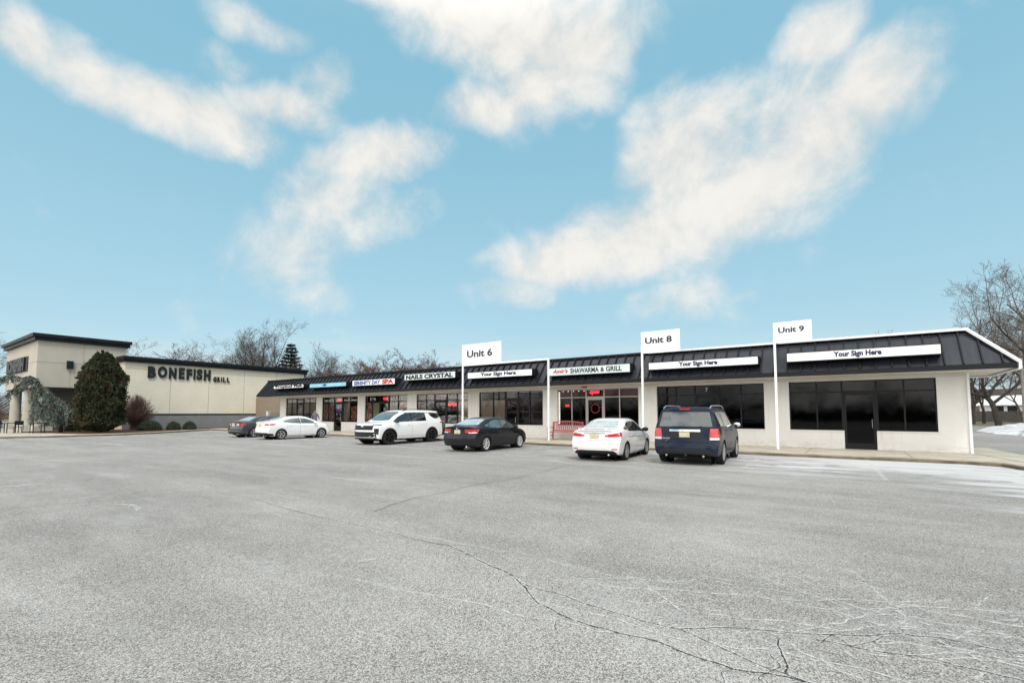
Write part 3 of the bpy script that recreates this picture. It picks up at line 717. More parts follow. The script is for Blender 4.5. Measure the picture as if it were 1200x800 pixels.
# red slatted bench
bn = empty('park_bench', (-13.15,23.7,.12), label='red slatted bench with arms in front of the grill window', cat='bench')
L = .95; RM = M['bench_red']
def loc(mb, name): mb.build(name, RM, bn)
mb = MB()
for k in range(6): mb.box(-L,L,-.30+.085*k,-.235+.085*k,.42,.445)
loc(mb,'seat')
mb = MB(); n_ = 15
for k in range(n_):
    x = -L+.1+(2*L-.2)*k/(n_-1); mb.bar((x,.22,.46),(x,.31,.95+.05*math.cos((x/L)*PI/2)),.035,.018)
mb.bar((-L,.225,.50),(L,.225,.50),.03,.06)
P = [(-L+.0+2*L*k/10, .31, .95+.07*math.cos((k/10-.5)*PI)) for k in range(11)]
for k in range(10): mb.bar(P[k],P[k+1],.035,.07)
loc(mb,'backrest')
for s_ in (-1,1):
    for (y0,z1,y1) in ((-.30,.66,-.30),(.24,1.0,.33)):
        mb = MB(); mb.bar((s_*L,y0,0),(s_*L,y1,z1),.06,.06); loc(mb,'leg')
    mb = MB(); mb.bar((s_*L,-.36,.665),(s_*L,.29,.665),.07,.035); mb.bar((s_*L,-.3,.22),(s_*L,.25,.22),.04,.04); mb.bar((s_*L,-.3,.4),(s_*L,.25,.4),.04,.05); loc(mb,'armrest')

# ------------------------------------------------------------------ cars
def herm(pts, x):
    """smooth monotone-ish interpolation of control points"""
    if x <= pts[0][0]: return pts[0][1]
    if x >= pts[-1][0]: return pts[-1][1]
    for i in range(len(pts)-1):
        if pts[i][0] <= x <= pts[i+1][0]: break
    def sl(j):
        if j <= 0 or j >= len(pts)-1: return 0 if 0 < j else (pts[1][1]-pts[0][1])/(pts[1][0]-pts[0][0]) if j <= 0 else 0
        a = (pts[j][1]-pts[j-1][1])/(pts[j][0]-pts[j-1][0]); b = (pts[j+1][1]-pts[j][1])/(pts[j+1][0]-pts[j][0])
        return 0 if a*b <= 0 else 2*a*b/(a+b)
    h_ = pts[i+1][0]-pts[i][0]; t = (x-pts[i][0])/h_
    m0, m1 = sl(i)*h_, sl(i+1)*h_
    if i == len(pts)-2: m1 = (pts[-1][1]-pts[-2][1])
    return (2*t**3-3*t*t+1)*pts[i][1] + (t**3-2*t*t+t)*m0 + (-2*t**3+3*t*t)*pts[i+1][1] + (t**3-t*t)*m1
def crom(P, sub):
    out = []
    for i in range(len(P)-1):
        p0 = P[max(i-1,0)]; p1 = P[i]; p2 = P[i+1]; p3 = P[min(i+2,len(P)-1)]
        for k in range(sub):
            t = k/sub
            out.append(tuple(.5*((2*p1[j]) + (-p0[j]+p2[j])*t + (2*p0[j]-5*p1[j]+4*p2[j]-p3[j])*t*t + (-p0[j]+3*p1[j]-3*p2[j]+p3[j])*t**3) for j in (0,1)))
    out.append(P[-1]); return out

class Car:
    def __init__(s, sp):
        s.sp = sp; s.W = sp['W']/2
    def top(s, x): return herm(s.sp['top'], x)
    def belt(s, x): return min(herm(s.sp['belt'], x), s.top(x)-.012)
    def wt(s, x): return herm(s.sp['wtop'], x)
    def wb(s, x): return herm(s.sp['wbelt'], x)
    def wm(s, x): return herm(s.sp['wmax'], x)
    def bot(s, x): return herm(s.sp['bot'], x)
    def xr(s, y, z): return s.sp['xr'] + s.sp['plr']*(min(1,abs(y)/s.W))**3 + herm(s.sp['profr'], z)
    def xf(s, y, z): return s.sp['xf'] - s.sp['plf']*(min(1,abs(y)/s.W))**2.6 - herm(s.sp['proff'], z)
    def section(s, x):
        zb, zt, ze = s.bot(x), s.top(x), s.belt(x); wm, wb, wt = s.wm(x), s.wb(x), s.wt(x)
        h_ = zt-ze; H = ze-zb
        P = [(0,zb),(wm*.72,zb),(wm-.075,zb+.015),(wm-.022,zb+H*.22),(wm-.006,zb+H*.42),(wm,zb+H*.62),(wm-.010,zb+H*.80),((wm+wb)/2-.004,zb+H*.93),(wb,ze),
             (wb+(wt-wb)*.30, ze+h_*.33),(wb+(wt-wb)*.68, ze+h_*.68),(wt, ze+h_*.89),(wt*.84, ze+h_*.965),(wt*.5, ze+h_*.992),(0,zt)]
        return crom(P, 3)
    def shell(s):
        x0, x1 = s.sp['xr'], s.sp['xf']; xs = []
        n = 84
        for i in range(n+1): xs.append(x0+(x1-x0)*i/n)
        rings = []
        for x in xs:
            h_ = s.section(x)
            full = h_ + [(-y,z) for y,z in reversed(h_[1:-1])]
            ring = []
            for y, z in full:
                xx = min(max(x, s.xr(y,z)), s.xf(y,z)); ring.append((xx,y,z))
            rings.append(ring)
        N = len(rings[0]); nh = len(h_)
        bm = bmesh.new(); V = [[bm.verts.new(p) for p in r_] for r_ in rings]
        tr = s.sp.get('trim_row', 0)
        for i in range(len(V)-1):
            for k in range(N):
                k2 = (k+1) % N
                f = bm.faces.new((V[i][k], V[i+1][k], V[i+1][k2], V[i][k2]))
                kk = min(k, N-1-k)
                f.material_index = 1 if (kk < 5 or kk < tr) else 0
        for ring, fn, sgn in ((V[0], s.xr, 1), (V[-1], s.xf, -1)):
            prev = ring; base = [(v.co.y, v.co.z) for v in ring]; zc = sum(b[1] for b in base)/N
            for q in (.86,.68,.5,.32,.14):
                cur = [bm.verts.new((fn(y*q, zc+(z-zc)*q), y*q, zc+(z-zc)*q)) for y, z in base]
                for k in range(N):
                    k2 = (k+1) % N; fv = (prev[k], prev[k2], cur[k2], cur[k])
                    f = bm.faces.new(fv if sgn > 0 else tuple(reversed(fv)))
                    kk = min(k, N-1-k); f.material_index = 1 if (kk < 5 or kk < tr) and q > .8 else 0
                prev = cur
            f = bm.faces.new(prev if sgn > 0 else list(reversed(prev)))
        bmesh.ops.remove_doubles(bm, verts=bm.verts, dist=.0015)
        bmesh.ops.dissolve_degenerate(bm, edges=bm.edges, dist=.0005)
        bmesh.ops.recalc_face_normals(bm, faces=bm.faces)
        return bm

def patch(tree, P, d, ns=12, nt=6, off=.005, th=.02, mb=None, m=0):
    """a thin panel lying on the body: P(s,t) gives guesses, cast along d (or d(s,t))"""
    mb = mb or MB(); top = []; botm = []
    for j in range(nt+1):
        for i in range(ns+1):
            s_, t_ = i/ns, j/nt; p = Vector(P(s_, t_)); dd = Vector(d(s_,t_) if callable(d) else d).normalized()
            hit = tree.ray_cast(p - dd*2.5, dd)
            if hit[0] is None or (hit[0]-p).length > .5: q, nn = p, -dd
            else: q, nn = hit[0], hit[1]
            if nn.dot(dd) > 0: nn = -nn
            top.append(q + nn*off); botm.append(q - nn*th)
    n = len(top); W_ = ns+1; fs = []
    for j in range(nt):
        for i in range(ns):
            a, b, c, e = j*W_+i, j*W_+i+1, (j+1)*W_+i+1, (j+1)*W_+i
            fs.append((a,b,c,e)); fs.append((n+e,n+c,n+b,n+a))
    edge = [i for i in range(W_)] + [j*W_+ns for j in range(1,nt+1)] + [nt*W_+i for i in range(ns-1,-1,-1)] + [j*W_ for j in range(nt-1,0,-1)]
    for i in range(len(edge)):
        a, b = edge[i], edge[(i+1) % len(edge)]; fs.append((b,a,n+a,n+b))
    mb.add(top+botm, fs, m)
    return mb
def quadP(a, b, c, d):
    a, b, c, d = map(Vector, (a,b,c,d))
    return lambda s, t: (a*(1-s)+b*s)*(1-t) + (d*(1-s)+c*s)*t
def curvP(bot, top, f3):
    """bot/top: control lists [(u,v)], f3 maps (u,v) to a 3D guess"""
    def ev(L, s):
        k = s*(len(L)-1); i = min(int(k), len(L)-2); t = k-i
        return (L[i][0]+(L[i+1][0]-L[i][0])*t, L[i][1]+(L[i+1][1]-L[i][1])*t)
    bs, ts = crom(bot, 4) if len(bot) > 2 else bot, crom(top, 4) if len(top) > 2 else top
    def f(s, t):
        a, b = ev(bs, s), ev(ts, s); return f3(a[0]+(b[0]-a[0])*t, a[1]+(b[1]-a[1])*t)
    return f

def fixn(mb):
    return mb
def make_wheel(parent, pos, r, side, cache, key, rimmat, spokes, tw=.21, rr=.68, swd=.05, cover=False):
    """hub disc > tyre, rim"""
    if key not in cache:
        y1 = tw/2
        t = MB(); prof = [(r*rr,-y1*.85),(r*.9,-y1),(r*.975,-y1*.86),(r,-y1*.6),(r,y1*.6),(r*.975,y1*.86),(r*.9,y1),(r*rr,y1*.85),(r*rr,-y1*.85)]
        t.lathe(prof, (0,0,0), 36, axis='y')
        rm = MB(); R2 = r*rr
        rm.lathe([(R2,y1*.2),(R2+.004,y1*.86),(R2*.9,y1*.80),(R2*.88,y1*.2),(R2,y1*.2)], (0,0,0), 36, axis='y')
        rm.lathe([(0,y1*.66),(R2*.22,y1*.64),(R2*.24,y1*.3),(0,y1*.25)], (0,0,0), 16, axis='y')
        for k in range(spokes):
            a = 2*PI*k/spokes
            for da in ((-.16,.16) if spokes == 5 else (0,)):
                p = (R2*.15*math.cos(a), y1*.55, R2*.15*math.sin(a)); q = (R2*.92*math.cos(a+da), y1*.62, R2*.92*math.sin(a+da))
                rm.bar(p, q, R2*swd*2, .03)
        if cover: rm.lathe([(0,y1*.40),(R2*.9,y1*.38),(R2*.9,y1*.34),(0,y1*.33)], (0,0,0), 24, axis='y', m=0)
        hb = MB(); hb.lathe([(0,y1*.25),(R2*.95,y1*.2),(R2*.95,-y1*.8),(0,-y1*.8)], (0,0,0), 20, axis='y')
        cache[key] = (hb.mesh('wheel', M['well'], smooth=True, sharp=30), t.mesh('tyre', M['tyre'], smooth=True, sharp=40), rm.mesh('rim', rimmat, smooth=True, sharp=30))
    h_, t, rm = cache[key]
    w = link('wheel', h_, parent, pos)
    if side < 0: w.rotation_euler = (0,0,PI)
    link('tyre', t, w); link('rim', rm, w)
    return w

def arch_cut(body, wbs, r, W, zc, th=.33):
    """opens round wheel arches in the shell and lines them with dark wells"""
    bm = bmesh.new(); bm.from_mesh(body.data)
    for x in wbs:
        for s_ in (-1,1):
            def dist(v): return math.hypot(v.co.x-x, v.co.z-zc)
            def inr(v): return s_*v.co.y > W-th and dist(v) < r
            ins = [v for v in bm.verts if inr(v)]; iset = set(ins)
            rim = [v for v in ins if any(q not in iset for f in v.link_faces for q in f.verts)]
            for v in rim:
                d = dist(v)
                if d > 1e-4 and s_*v.co.y > W-th+.10:
                    k = r/d; v.co.x = x+(v.co.x-x)*k; v.co.z = zc+(v.co.z-zc)*k
            kill = [f for f in bm.faces if all(v in iset for v in f.verts)]
            bmesh.ops.delete(bm, geom=kill, context='FACES')
            edges = [e for e in bm.edges if e.is_boundary and all(dist(v) < r+.01 and s_*v.co.y > W-th-.05 for v in e.verts)]
            ret = bmesh.ops.extrude_edge_only(bm, edges=edges)
            for g_ in ret['geom']:
                if isinstance(g_, bmesh.types.BMVert): g_.co.y = s_*(W-th-.02)
                if isinstance(g_, bmesh.types.BMFace): g_.material_index = 2
            for g_ in list(bm.faces):
                if g_.material_index != 2 and len(g_.verts) == 4 and all(abs(s_*v.co.y-(W-th-.02)) < 1e-5 for v in g_.verts): g_.material_index = 2
            vs = [bm.verts.new((x+r*1.02*math.cos(2*PI*k/28), s_*(W-th-.02), zc+r*1.02*math.sin(2*PI*k/28))) for k in range(28)]
            f = bm.faces.new(vs); f.material_index = 2
    lv = [v for v in bm.verts if not v.link_faces]; bmesh.ops.delete(bm, geom=lv, context='VERTS')
    bm.to_mesh(body.data); bm.free()
    me = body.data
    me.polygons.foreach_set('use_smooth', [True]*len(me.polygons)); me.set_sharp_from_angle(angle=R(32))

WCACHE = {}
def build_car(sp, name, loc, yaw, label, cat, group):
    root = empty(name, loc, yaw, label=label, cat=cat, group=group)
    C = Car(sp); bm = C.shell(); tree = BVHTree.FromBMesh(bm); W = C.W
    me = bpy.data.meshes.new('body'); bm.to_mesh(me); bm.free()
    PT = sp['paint']
    for m_ in (PT, sp.get('trim', M['plastic']), M['well']): me.materials.append(m_)
    body = link('body', me, root)
    wb_ = (-sp['wb']/2, sp['wb']/2); r = sp['r']
    arch_cut(body, wb_, r+.055, W, r*.93)
    def add(nm, mb, mat, par=root): return mb.build(nm, mat, par, smooth=True, sharp=40)
    side3 = lambda sgn: (lambda u, v: (u, sgn*W, v))
    # glass
    for sgn in (-1,1):
        for (bt, tp, gm) in sp['windows']:
            P = curvP(bt, tp, side3(sgn)); mb = patch(tree, P, (0,-sgn,0), 16, 6, .004)
            add('side_window', mb, gm)
        for (bt, tp) in sp.get('black_trim', []):
            add('window_trim', patch(tree, curvP(bt, tp, side3(sgn)), (0,-sgn,0), 14, 3, .0025), M['plastic'])
        # seams: thin dark lines, pattern of the body sides
        sm = MB()
        for pl in sp['seams']:
            for i in range(len(pl)-1):
                (xa,za),(xb,zb) = pl[i], pl[i+1]; d = Vector((xb-xa,0,zb-za)); nn = Vector((-d.z,0,d.x)).normalized()*.004
                a, b = Vector((xa,sgn*W,za)), Vector((xb,sgn*W,zb))
                patch(tree, quadP(a-nn,b-nn,b+nn,a+nn), (0,-sgn,0), 6, 1, .0015, .004, sm)
        add('door_seam', sm, M['well'])
        for (hx,hz) in sp['handles']:
            hb = MB(); hit = tree.ray_cast(Vector((hx,sgn*3,hz)), Vector((0,-sgn,0)))
            y = hit[0].y if hit[0] else sgn*W
            hb.tube([(hx-.09,y,hz),(hx-.07,y+sgn*.028,hz+.004),(hx+.07,y+sgn*.028,hz+.004),(hx+.09,y,hz)], [.008,.014,.014,.008], 8)
            add('door_handle', hb, sp.get('handle_mat', PT))
        mx, mz = sp['mirror']
        hit = tree.ray_cast(Vector((mx,sgn*3,mz)), Vector((0,-sgn,0))); y = hit[0].y if hit[0] else sgn*W*.9
        mb = MB(); cs = [(0,.02,.4),(.05,.075,.7),(.11,.10,1.),(.19,.095,.95),(.23,.06,.6),(.245,.02,.2)]
        rings = []
        for (dy, sz, sx_) in cs:
            rings.append([(mx-.02+.075*sx_*math.cos(a)*1.1, y+sgn*dy, mz+.06+sz*.8*math.sin(a)) for a in [2*PI*k/12 for k in range(12)]])
        vs = [v for q in rings for v in q]; fs = [(i*12+k, i*12+(k+1)%12, (i+1)*12+(k+1)%12, (i+1)*12+k) for i in range(len(cs)-1) for k in range(12)]
        fs = fs + [tuple(range(12)), tuple(range(60,72))]
        mb.add(vs, fs); mb.tube([(mx,y-sgn*.02,mz-.02),(mx-.01,y+sgn*.08,mz+.02)], .022, 6)
        add('mirror', mb, sp.get('mirror_mat', PT))
    sx = sp['screen']   # windshield: x_base, x_top, half widths
    P = lambda s, t: ((lambda x, hw: (x, (2*s-1)*hw, C.top(x)))(sx[0]+(sx[1]-sx[0])*t - (2*s-1)**2*.10*(1-t)*1.0, sx[2]+(sx[3]-sx[2])*t))
    add('windshield', patch(tree, P, (-.45,0,-.9), 18, 8, .004), sp.get('screen_mat', M['glass_mid']))
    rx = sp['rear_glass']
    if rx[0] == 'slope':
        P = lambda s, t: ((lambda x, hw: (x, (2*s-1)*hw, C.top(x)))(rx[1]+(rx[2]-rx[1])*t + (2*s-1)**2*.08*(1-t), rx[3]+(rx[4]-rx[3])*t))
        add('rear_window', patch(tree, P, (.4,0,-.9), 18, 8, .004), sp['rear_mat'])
    else:
        P = lambda s, t: (C.xr(0,1.2), (2*s-1)*(rx[3]+(rx[4]-rx[3])*t), rx[1]+(rx[2]-rx[1])*t)
        add('rear_window', patch(tree, P, (1,0,-.02), 18, 8, .004), sp['rear_mat'])
    for nm, mat, lst, both in sp['decals']:
        for (pa, d) in lst:
            for sgn in ((-1,1) if both else (1,)):
                q = [Vector((p[0], p[1]*sgn, p[2])) for p in pa]
                if sgn < 0: q = [q[1], q[0], q[3], q[2]]
                dd = Vector((d[0], d[1]*sgn, d[2]))
                add(nm, patch(tree, quadP(*q), dd, 8, 5, .007, .02), mat)
    pl = sp['plate']; x = C.xr(0,pl[1]) if pl[0] < 0 else C.xf(0,pl[1])
    mb = MB(); s_ = pl[0]
    mb.box(min(x+s_*.004,x+s_*.022),max(x+s_*.004,x+s_*.022),-.155,.155,pl[1]-.08,pl[1]+.08); add('licence_plate', mb, M['plate'])
    y0 = W - sp.get('tw',.21)/2 - .012
    for x in wb_:
        for sgn in (-1,1):
            make_wheel(root, (x,sgn*y0,r), r, sgn, WCACHE, sp['wkey'], sp['rim'], sp['spokes'], sp.get('tw',.21), sp.get('rr',.68), sp.get('swd',.05), sp.get('cover', False))
    if 'extra' in sp: sp['extra'](root, C, tree, add)
    return root

def sedan(**k):
    wb = k.get('wb',2.68)
    d = dict(W=1.755, wb=wb, xr=-wb/2-.95, xf=wb/2+.89, r=.318, plr=.20, plf=.36,
        top=[(-2.30,1.03),(-2.05,1.075),(-1.72,1.09),(-1.35,1.22),(-.95,1.365),(-.5,1.425),(-.05,1.435),(.35,1.40),(.75,1.27),(1.15,1.07),(1.38,.965),(1.75,.895),(2.05,.80),(2.23,.70)],
        belt=[(-2.30,.97),(-1.7,.985),(-1.0,.965),(0,.925),(1.1,.88),(1.6,.82),(2.0,.73),(2.23,.62)],
        wtop=[(-2.3,.60),(-1.75,.62),(-1.2,.565),(-.6,.555),(0,.565),(.5,.58),(1.0,.63),(1.38,.68),(1.9,.62),(2.23,.52)],
        wbelt=[(-2.3,.76),(-1.6,.80),(-.8,.82),(.2,.83),(1.2,.82),(1.8,.79),(2.23,.72)],
        wmax=[(-2.3,.83),(-1.8,.865),(-1,.875),(1,.877),(1.7,.87),(2.23,.82)],
        bot=[(-2.3,.30),(-1.9,.21),(-1.2,.18),(1.3,.18),(1.8,.2),(2.23,.22)],
        profr=[(.2,.12),(.34,.03),(.5,0),(.62,.005),(.70,.05),(.85,.075),(1.0,.06),(1.05,.05),(1.1,.12),(1.5,.4)],
        proff=[(.2,.08),(.35,.01),(.48,0),(.58,.015),(.68,.08),(.8,.2),(1.2,.5)],
        windows=[([(-.10,.965),(.3,.955),(.7,.94),(1.06,.93)],[(-.10,1.305),(.25,1.295),(.62,1.17),(1.02,.955)],k.get('side_glass',M['glass_dark'])),
                 ([(-1.0,1.0),(-.8,.985),(-.5,.975),(-.16,.968)],[(-1.0,1.16),(-.8,1.245),(-.5,1.30),(-.16,1.31)],k.get('side_glass',M['glass_dark'])),
                 ([(-1.33,1.06),(-1.2,1.035),(-1.05,1.01)],[(-1.325,1.075),(-1.2,1.12),(-1.05,1.165)],k.get('side_glass',M['glass_dark']))],
        black_trim=[([(-.175,.95),(-.085,.95)],[(-.175,1.33),(-.085,1.33)])],
        seams=[[(-.13,.93),(-.13,.32)],[(1.02,.90),(1.06,.62),(1.0,.33)],[(-1.02,.98),(-.98,.75),(-1.12,.62)],[(-1.0,.27),(-.98,.27)],[(-.98,.24),(1.0,.24)],[(-.97,.80),(1.0,.76)]],
        handles=[(-.80,.83),(.10,.80)], mirror=(.88,.94), screen=(1.40,.62,.68,.56), rear_glass=('slope',-1.70,-1.02,.60,.50), rear_mat=M['glass_sky_tone'],
        plate=(-1,.83), wkey='sedan', rim=M['rim'], spokes=7, swd=.075, decals=[])
    d.update(k); return d

def sedan_extra(lip=True, emblem=True, stop=True):
    def f(root, C, tree, add):
        xr = C.sp['xr']
        if emblem:
            mb = MB(); x = C.xr(0,.97)-.012; mb.tube([(x,-.035,.93),(x,-.045,1.0)], .007, 5); mb.tube([(x,.035,.93),(x,.045,1.0)], .007, 5); mb.tube([(x,-.038,.965),(x,.038,.965)], .007, 5); add('emblem', mb, M['chrome'])
        if lip:
            mb = MB(); P = [(xr+.10+.14*(abs(t)**2.2), t*.60, 1.115-.03*abs(t)**2) for t in [i/8-1 for i in range(17)]]
            for i in range(16): mb.bar(P[i], P[i+1], .10, .022)
            for s_ in (-.4,.4): mb.box(xr+.10,xr+.17,s_-.04,s_+.04,1.02,1.105)
            add('spoiler', mb, C.sp['paint'])
        mb = MB(); mb.tube([(xr+.22,-.5,.22),(xr+.03,-.5,.235)], .03, 10); add('exhaust_pipe', mb, M['chrome'])
        mb = MB(); mb.box(-1.9,1.9,-.62,.62,.15,.2); mb.box(-1.7,-1.2,-.5,.5,.2,.42); add('underbody', mb, M['well'])
    return f

# white compact, photographed from behind
X = -2.29
wc = sedan(paint=M['paint_white'], mirror_mat=M['plastic'], side_glass=M['glass_dark'],
    decals=[('tail_light', M['lens_red'], [(((X+.06,.50,.80),(X+.36,.88,.83),(X+.40,.86,.965),(X+.08,.50,.90)),(.75,-.62,0)), (((X+.04,.36,.82),(X+.06,.52,.815),(X+.06,.52,.885),(X+.04,.36,.875)),(1,0,0))], True),
            ('reversing_light', M['lens_white'], [(((X+.04,.36,.785),(X+.2,.80,.775),(X+.2,.80,.805),(X+.04,.36,.812)),(.8,-.5,0))], True),
            ('reflector', M['lens_red'], [(((X,.62,.40),(X+.1,.78,.40),(X+.1,.78,.43),(X,.62,.43)),(.9,-.4,0))], True),
            ('trunk_trim', M['chrome'], [(((X,-.36,.925),(X,.36,.925),(X,.36,.945),(X,-.36,.945)),(1,0,0))], False),
            ('bumper_valance', M['plastic'], [(((X,-.56,.30),(X,.56,.30),(X,.50,.37),(X,-.50,.37)),(1,0,0))], False),
            ('trunk_seam', M['well'], [(((X,-.62,.70),(X,.62,.70),(X,.62,.71),(X,-.62,.71)),(1,0,0)), (((X,-.56,1.0),(X,.56,1.0),(X,.56,1.008),(X,-.56,1.008)),(1,0,0))], False),
            ('headlight', M['lens_white'], [(((2.2,.42,.60),(1.95,.86,.66),(1.85,.84,.76),(2.1,.42,.69)),(-.75,-.62,0))], True)],
    rim=M['rim'], wkey='w_civic', spokes=7, swd=.08, extra=sedan_extra())
build_car(wc, 'parked_car', (-7.28,16.92,0), R(95.7), 'white compact sedan seen from behind, with a trunk spoiler and a yellowish plate', 'car', 'cars parked facing the shops')

# black compact with bright wheel covers
X = -2.30
dc = sedan(wb=2.70, paint=M['paint_black'], side_glass=M['glass_mid'], rear_mat=M['glass_sky_tone'],
    top=[(-2.30,1.02),(-2.05,1.05),(-1.85,1.06),(-1.4,1.215),(-.95,1.36),(-.5,1.42),(-.05,1.435),(.35,1.40),(.8,1.24),(1.2,1.045),(1.45,.935),(1.8,.865),(2.05,.79),(2.23,.69)],
    decals=[('tail_light', M['lens_red'], [(((X+.02,.44,.80),(X+.33,.88,.80),(X+.42,.86,.93),(X+.04,.40,.94)),(.75,-.62,0))], True),
            ('reversing_light', M['lens_white'], [(((X+.08,.58,.775),(X+.3,.86,.78),(X+.3,.86,.83),(X+.08,.58,.815)),(.78,-.6,0))], True),
            ('plate_recess', M['plastic'], [(((X,-.36,.72),(X,.36,.72),(X,.36,.92),(X,-.36,.92)),(1,0,0))], False),
            ('bumper_seam', M['well'], [(((X,-.70,.655),(X,.70,.655),(X,.70,.667),(X,-.70,.667)),(1,0,0))], False),
            ('headlight', M['lens_white'], [(((2.2,.42,.60),(1.95,.86,.66),(1.85,.84,.76),(2.1,.42,.69)),(-.75,-.62,0))], True)],
    rim=pm('silver_wheel_cover',(.62,.62,.62),.4,metal=.3), wkey='d_civic', spokes=7, swd=.13, rr=.72, extra=sedan_extra(lip=False))
build_car(dc, 'parked_car', (-13.51,17.19,0), R(93.0), 'black compact sedan with silver wheel covers, between the white SUV and the red bench', 'car', 'cars parked facing the shops')

# white coupe-like sedan
X = -2.31
el = sedan(wb=2.70, W=1.775, paint=M['paint_white'], side_glass=M['glass_mid'], r=.32,
    top=[(-2.30,1.04),(-2.1,1.085),(-1.8,1.13),(-1.3,1.27),(-.8,1.385),(-.3,1.43),(.05,1.43),(.4,1.385),(.8,1.25),(1.2,1.08),(1.45,.985),(1.8,.91),(2.05,.82),(2.23,.70)],
    windows=[([(-.06,.975),(.35,.965),(.75,.95),(1.10,.935)],[(-.06,1.30),(.3,1.275),(.68,1.15),(1.07,.955)],M['glass_mid']),
             ([(-1.28,1.08),(-.9,1.02),(-.5,.99),(-.12,.98)],[(-1.26,1.10),(-.9,1.215),(-.5,1.29),(-.12,1.305)],M['glass_mid'])],
    decals=[('tail_light', M['lens_red'], [(((X+.10,.50,.87),(X+.42,.88,.87),(X+.62,.86,.965),(X+.12,.50,.95)),(.62,-.75,0))], True),
            ('bumper_valance', M['plastic'], [(((X,-.80,.26),(X,.80,.26),(X,.70,.42),(X,-.70,.42)),(1,0,0)), (((X+.12,.55,.26),(X+.42,.88,.24),(X+.42,.88,.36),(X+.12,.60,.42)),(.75,-.62,0)), (((X+.42,-.88,.24),(X+.12,-.55,.26),(X+.12,-.60,.42),(X+.42,-.88,.36)),(.75,.62,0))], False),
            ('headlight', M['lens_white'], [(((2.2,.46,.62),(1.8,.88,.70),(1.62,.85,.80),(2.1,.46,.72)),(-.7,-.68,0))], True)],
    wkey='elantra', spokes=5, swd=.075, rr=.70, extra=sedan_extra(lip=False))
build_car(el, 'parked_car', (-29.32,17.14,0), R(89.5), 'white sedan with sweeping roof line, parked beside the dark grey sedan', 'car', 'cars parked facing the shops')

X = -2.31
gy = sedan(wb=2.72, W=1.79, paint=M['paint_grey'], side_glass=M['glass_dark'], r=.325, rear_mat=M['glass_sky_tone'],
    decals=[('tail_light', M['lens_red'], [(((X+.06,.46,.80),(X+.36,.88,.81),(X+.40,.86,.93),(X+.08,.46,.93)),(.75,-.62,0))], True),
            ('reversing_light', M['lens_white'], [(((X+.05,.34,.80),(X+.1,.54,.80),(X+.1,.54,.92),(X+.05,.34,.91)),(.95,-.3,0))], True),
            ('trunk_trim', M['chrome'], [(((X,-.42,.93),(X,.42,.93),(X,.42,.955),(X,-.42,.955)),(1,0,0)), (((X,-.7,.40),(X,.7,.40),(X,.7,.425),(X,-.7,.425)),(1,0,0))], False),
            ('headlight', M['lens_white'], [(((2.2,.42,.60),(1.95,.86,.66),(1.85,.84,.76),(2.1,.42,.69)),(-.75,-.62,0))], True)],
    wkey='grey_sedan', spokes=5, swd=.09, rr=.70, extra=sedan_extra(lip=False))
build_car(gy, 'parked_car', (-33.5,17.4,0), R(95.8), 'dark grey sedan at the far left, half hidden behind the white sedan', 'car', 'cars parked facing the shops')

# white three-row SUV facing the camera
def suv_extra(root, C, tree, add):
    for sgn in (-1,1):
        mb = MB()                                                 # black cladding round the wheel arches
        for wx in (-C.sp['wb']/2, C.sp['wb']/2):
            r0, r1 = C.sp['r']+.05, C.sp['r']+.115
            P = lambda s, t: (wx+(r0+(r1-r0)*t)*math.cos(R(-8+196*s)), sgn*C.W, C.sp['r']*.93+(r0+(r1-r0)*t)*math.sin(R(-8+196*s)))
            patch(tree, P, (0,-sgn,0), 26, 2, .012, .02, mb)
        add('arch_cladding', mb, M['plastic'])
        mb = MB(); z = C.top(0)
        P = [(-2.0+i*.27, sgn*(C.wt(-2.0+i*.27)-.03), C.top(-2.0+i*.27)+ (.02 if 0 < i < 9 else -.03)) for i in range(10)]
        mb.tube(P, .016, 6); add('roof_rail', mb, C.sp.get('rail', M['plastic']))
    mb = MB(); mb.box(-2.2,2.1,-.75,.75,.2,.26); add('underbody', mb, M['well'])
X = 2.42; Y_ = -2.70
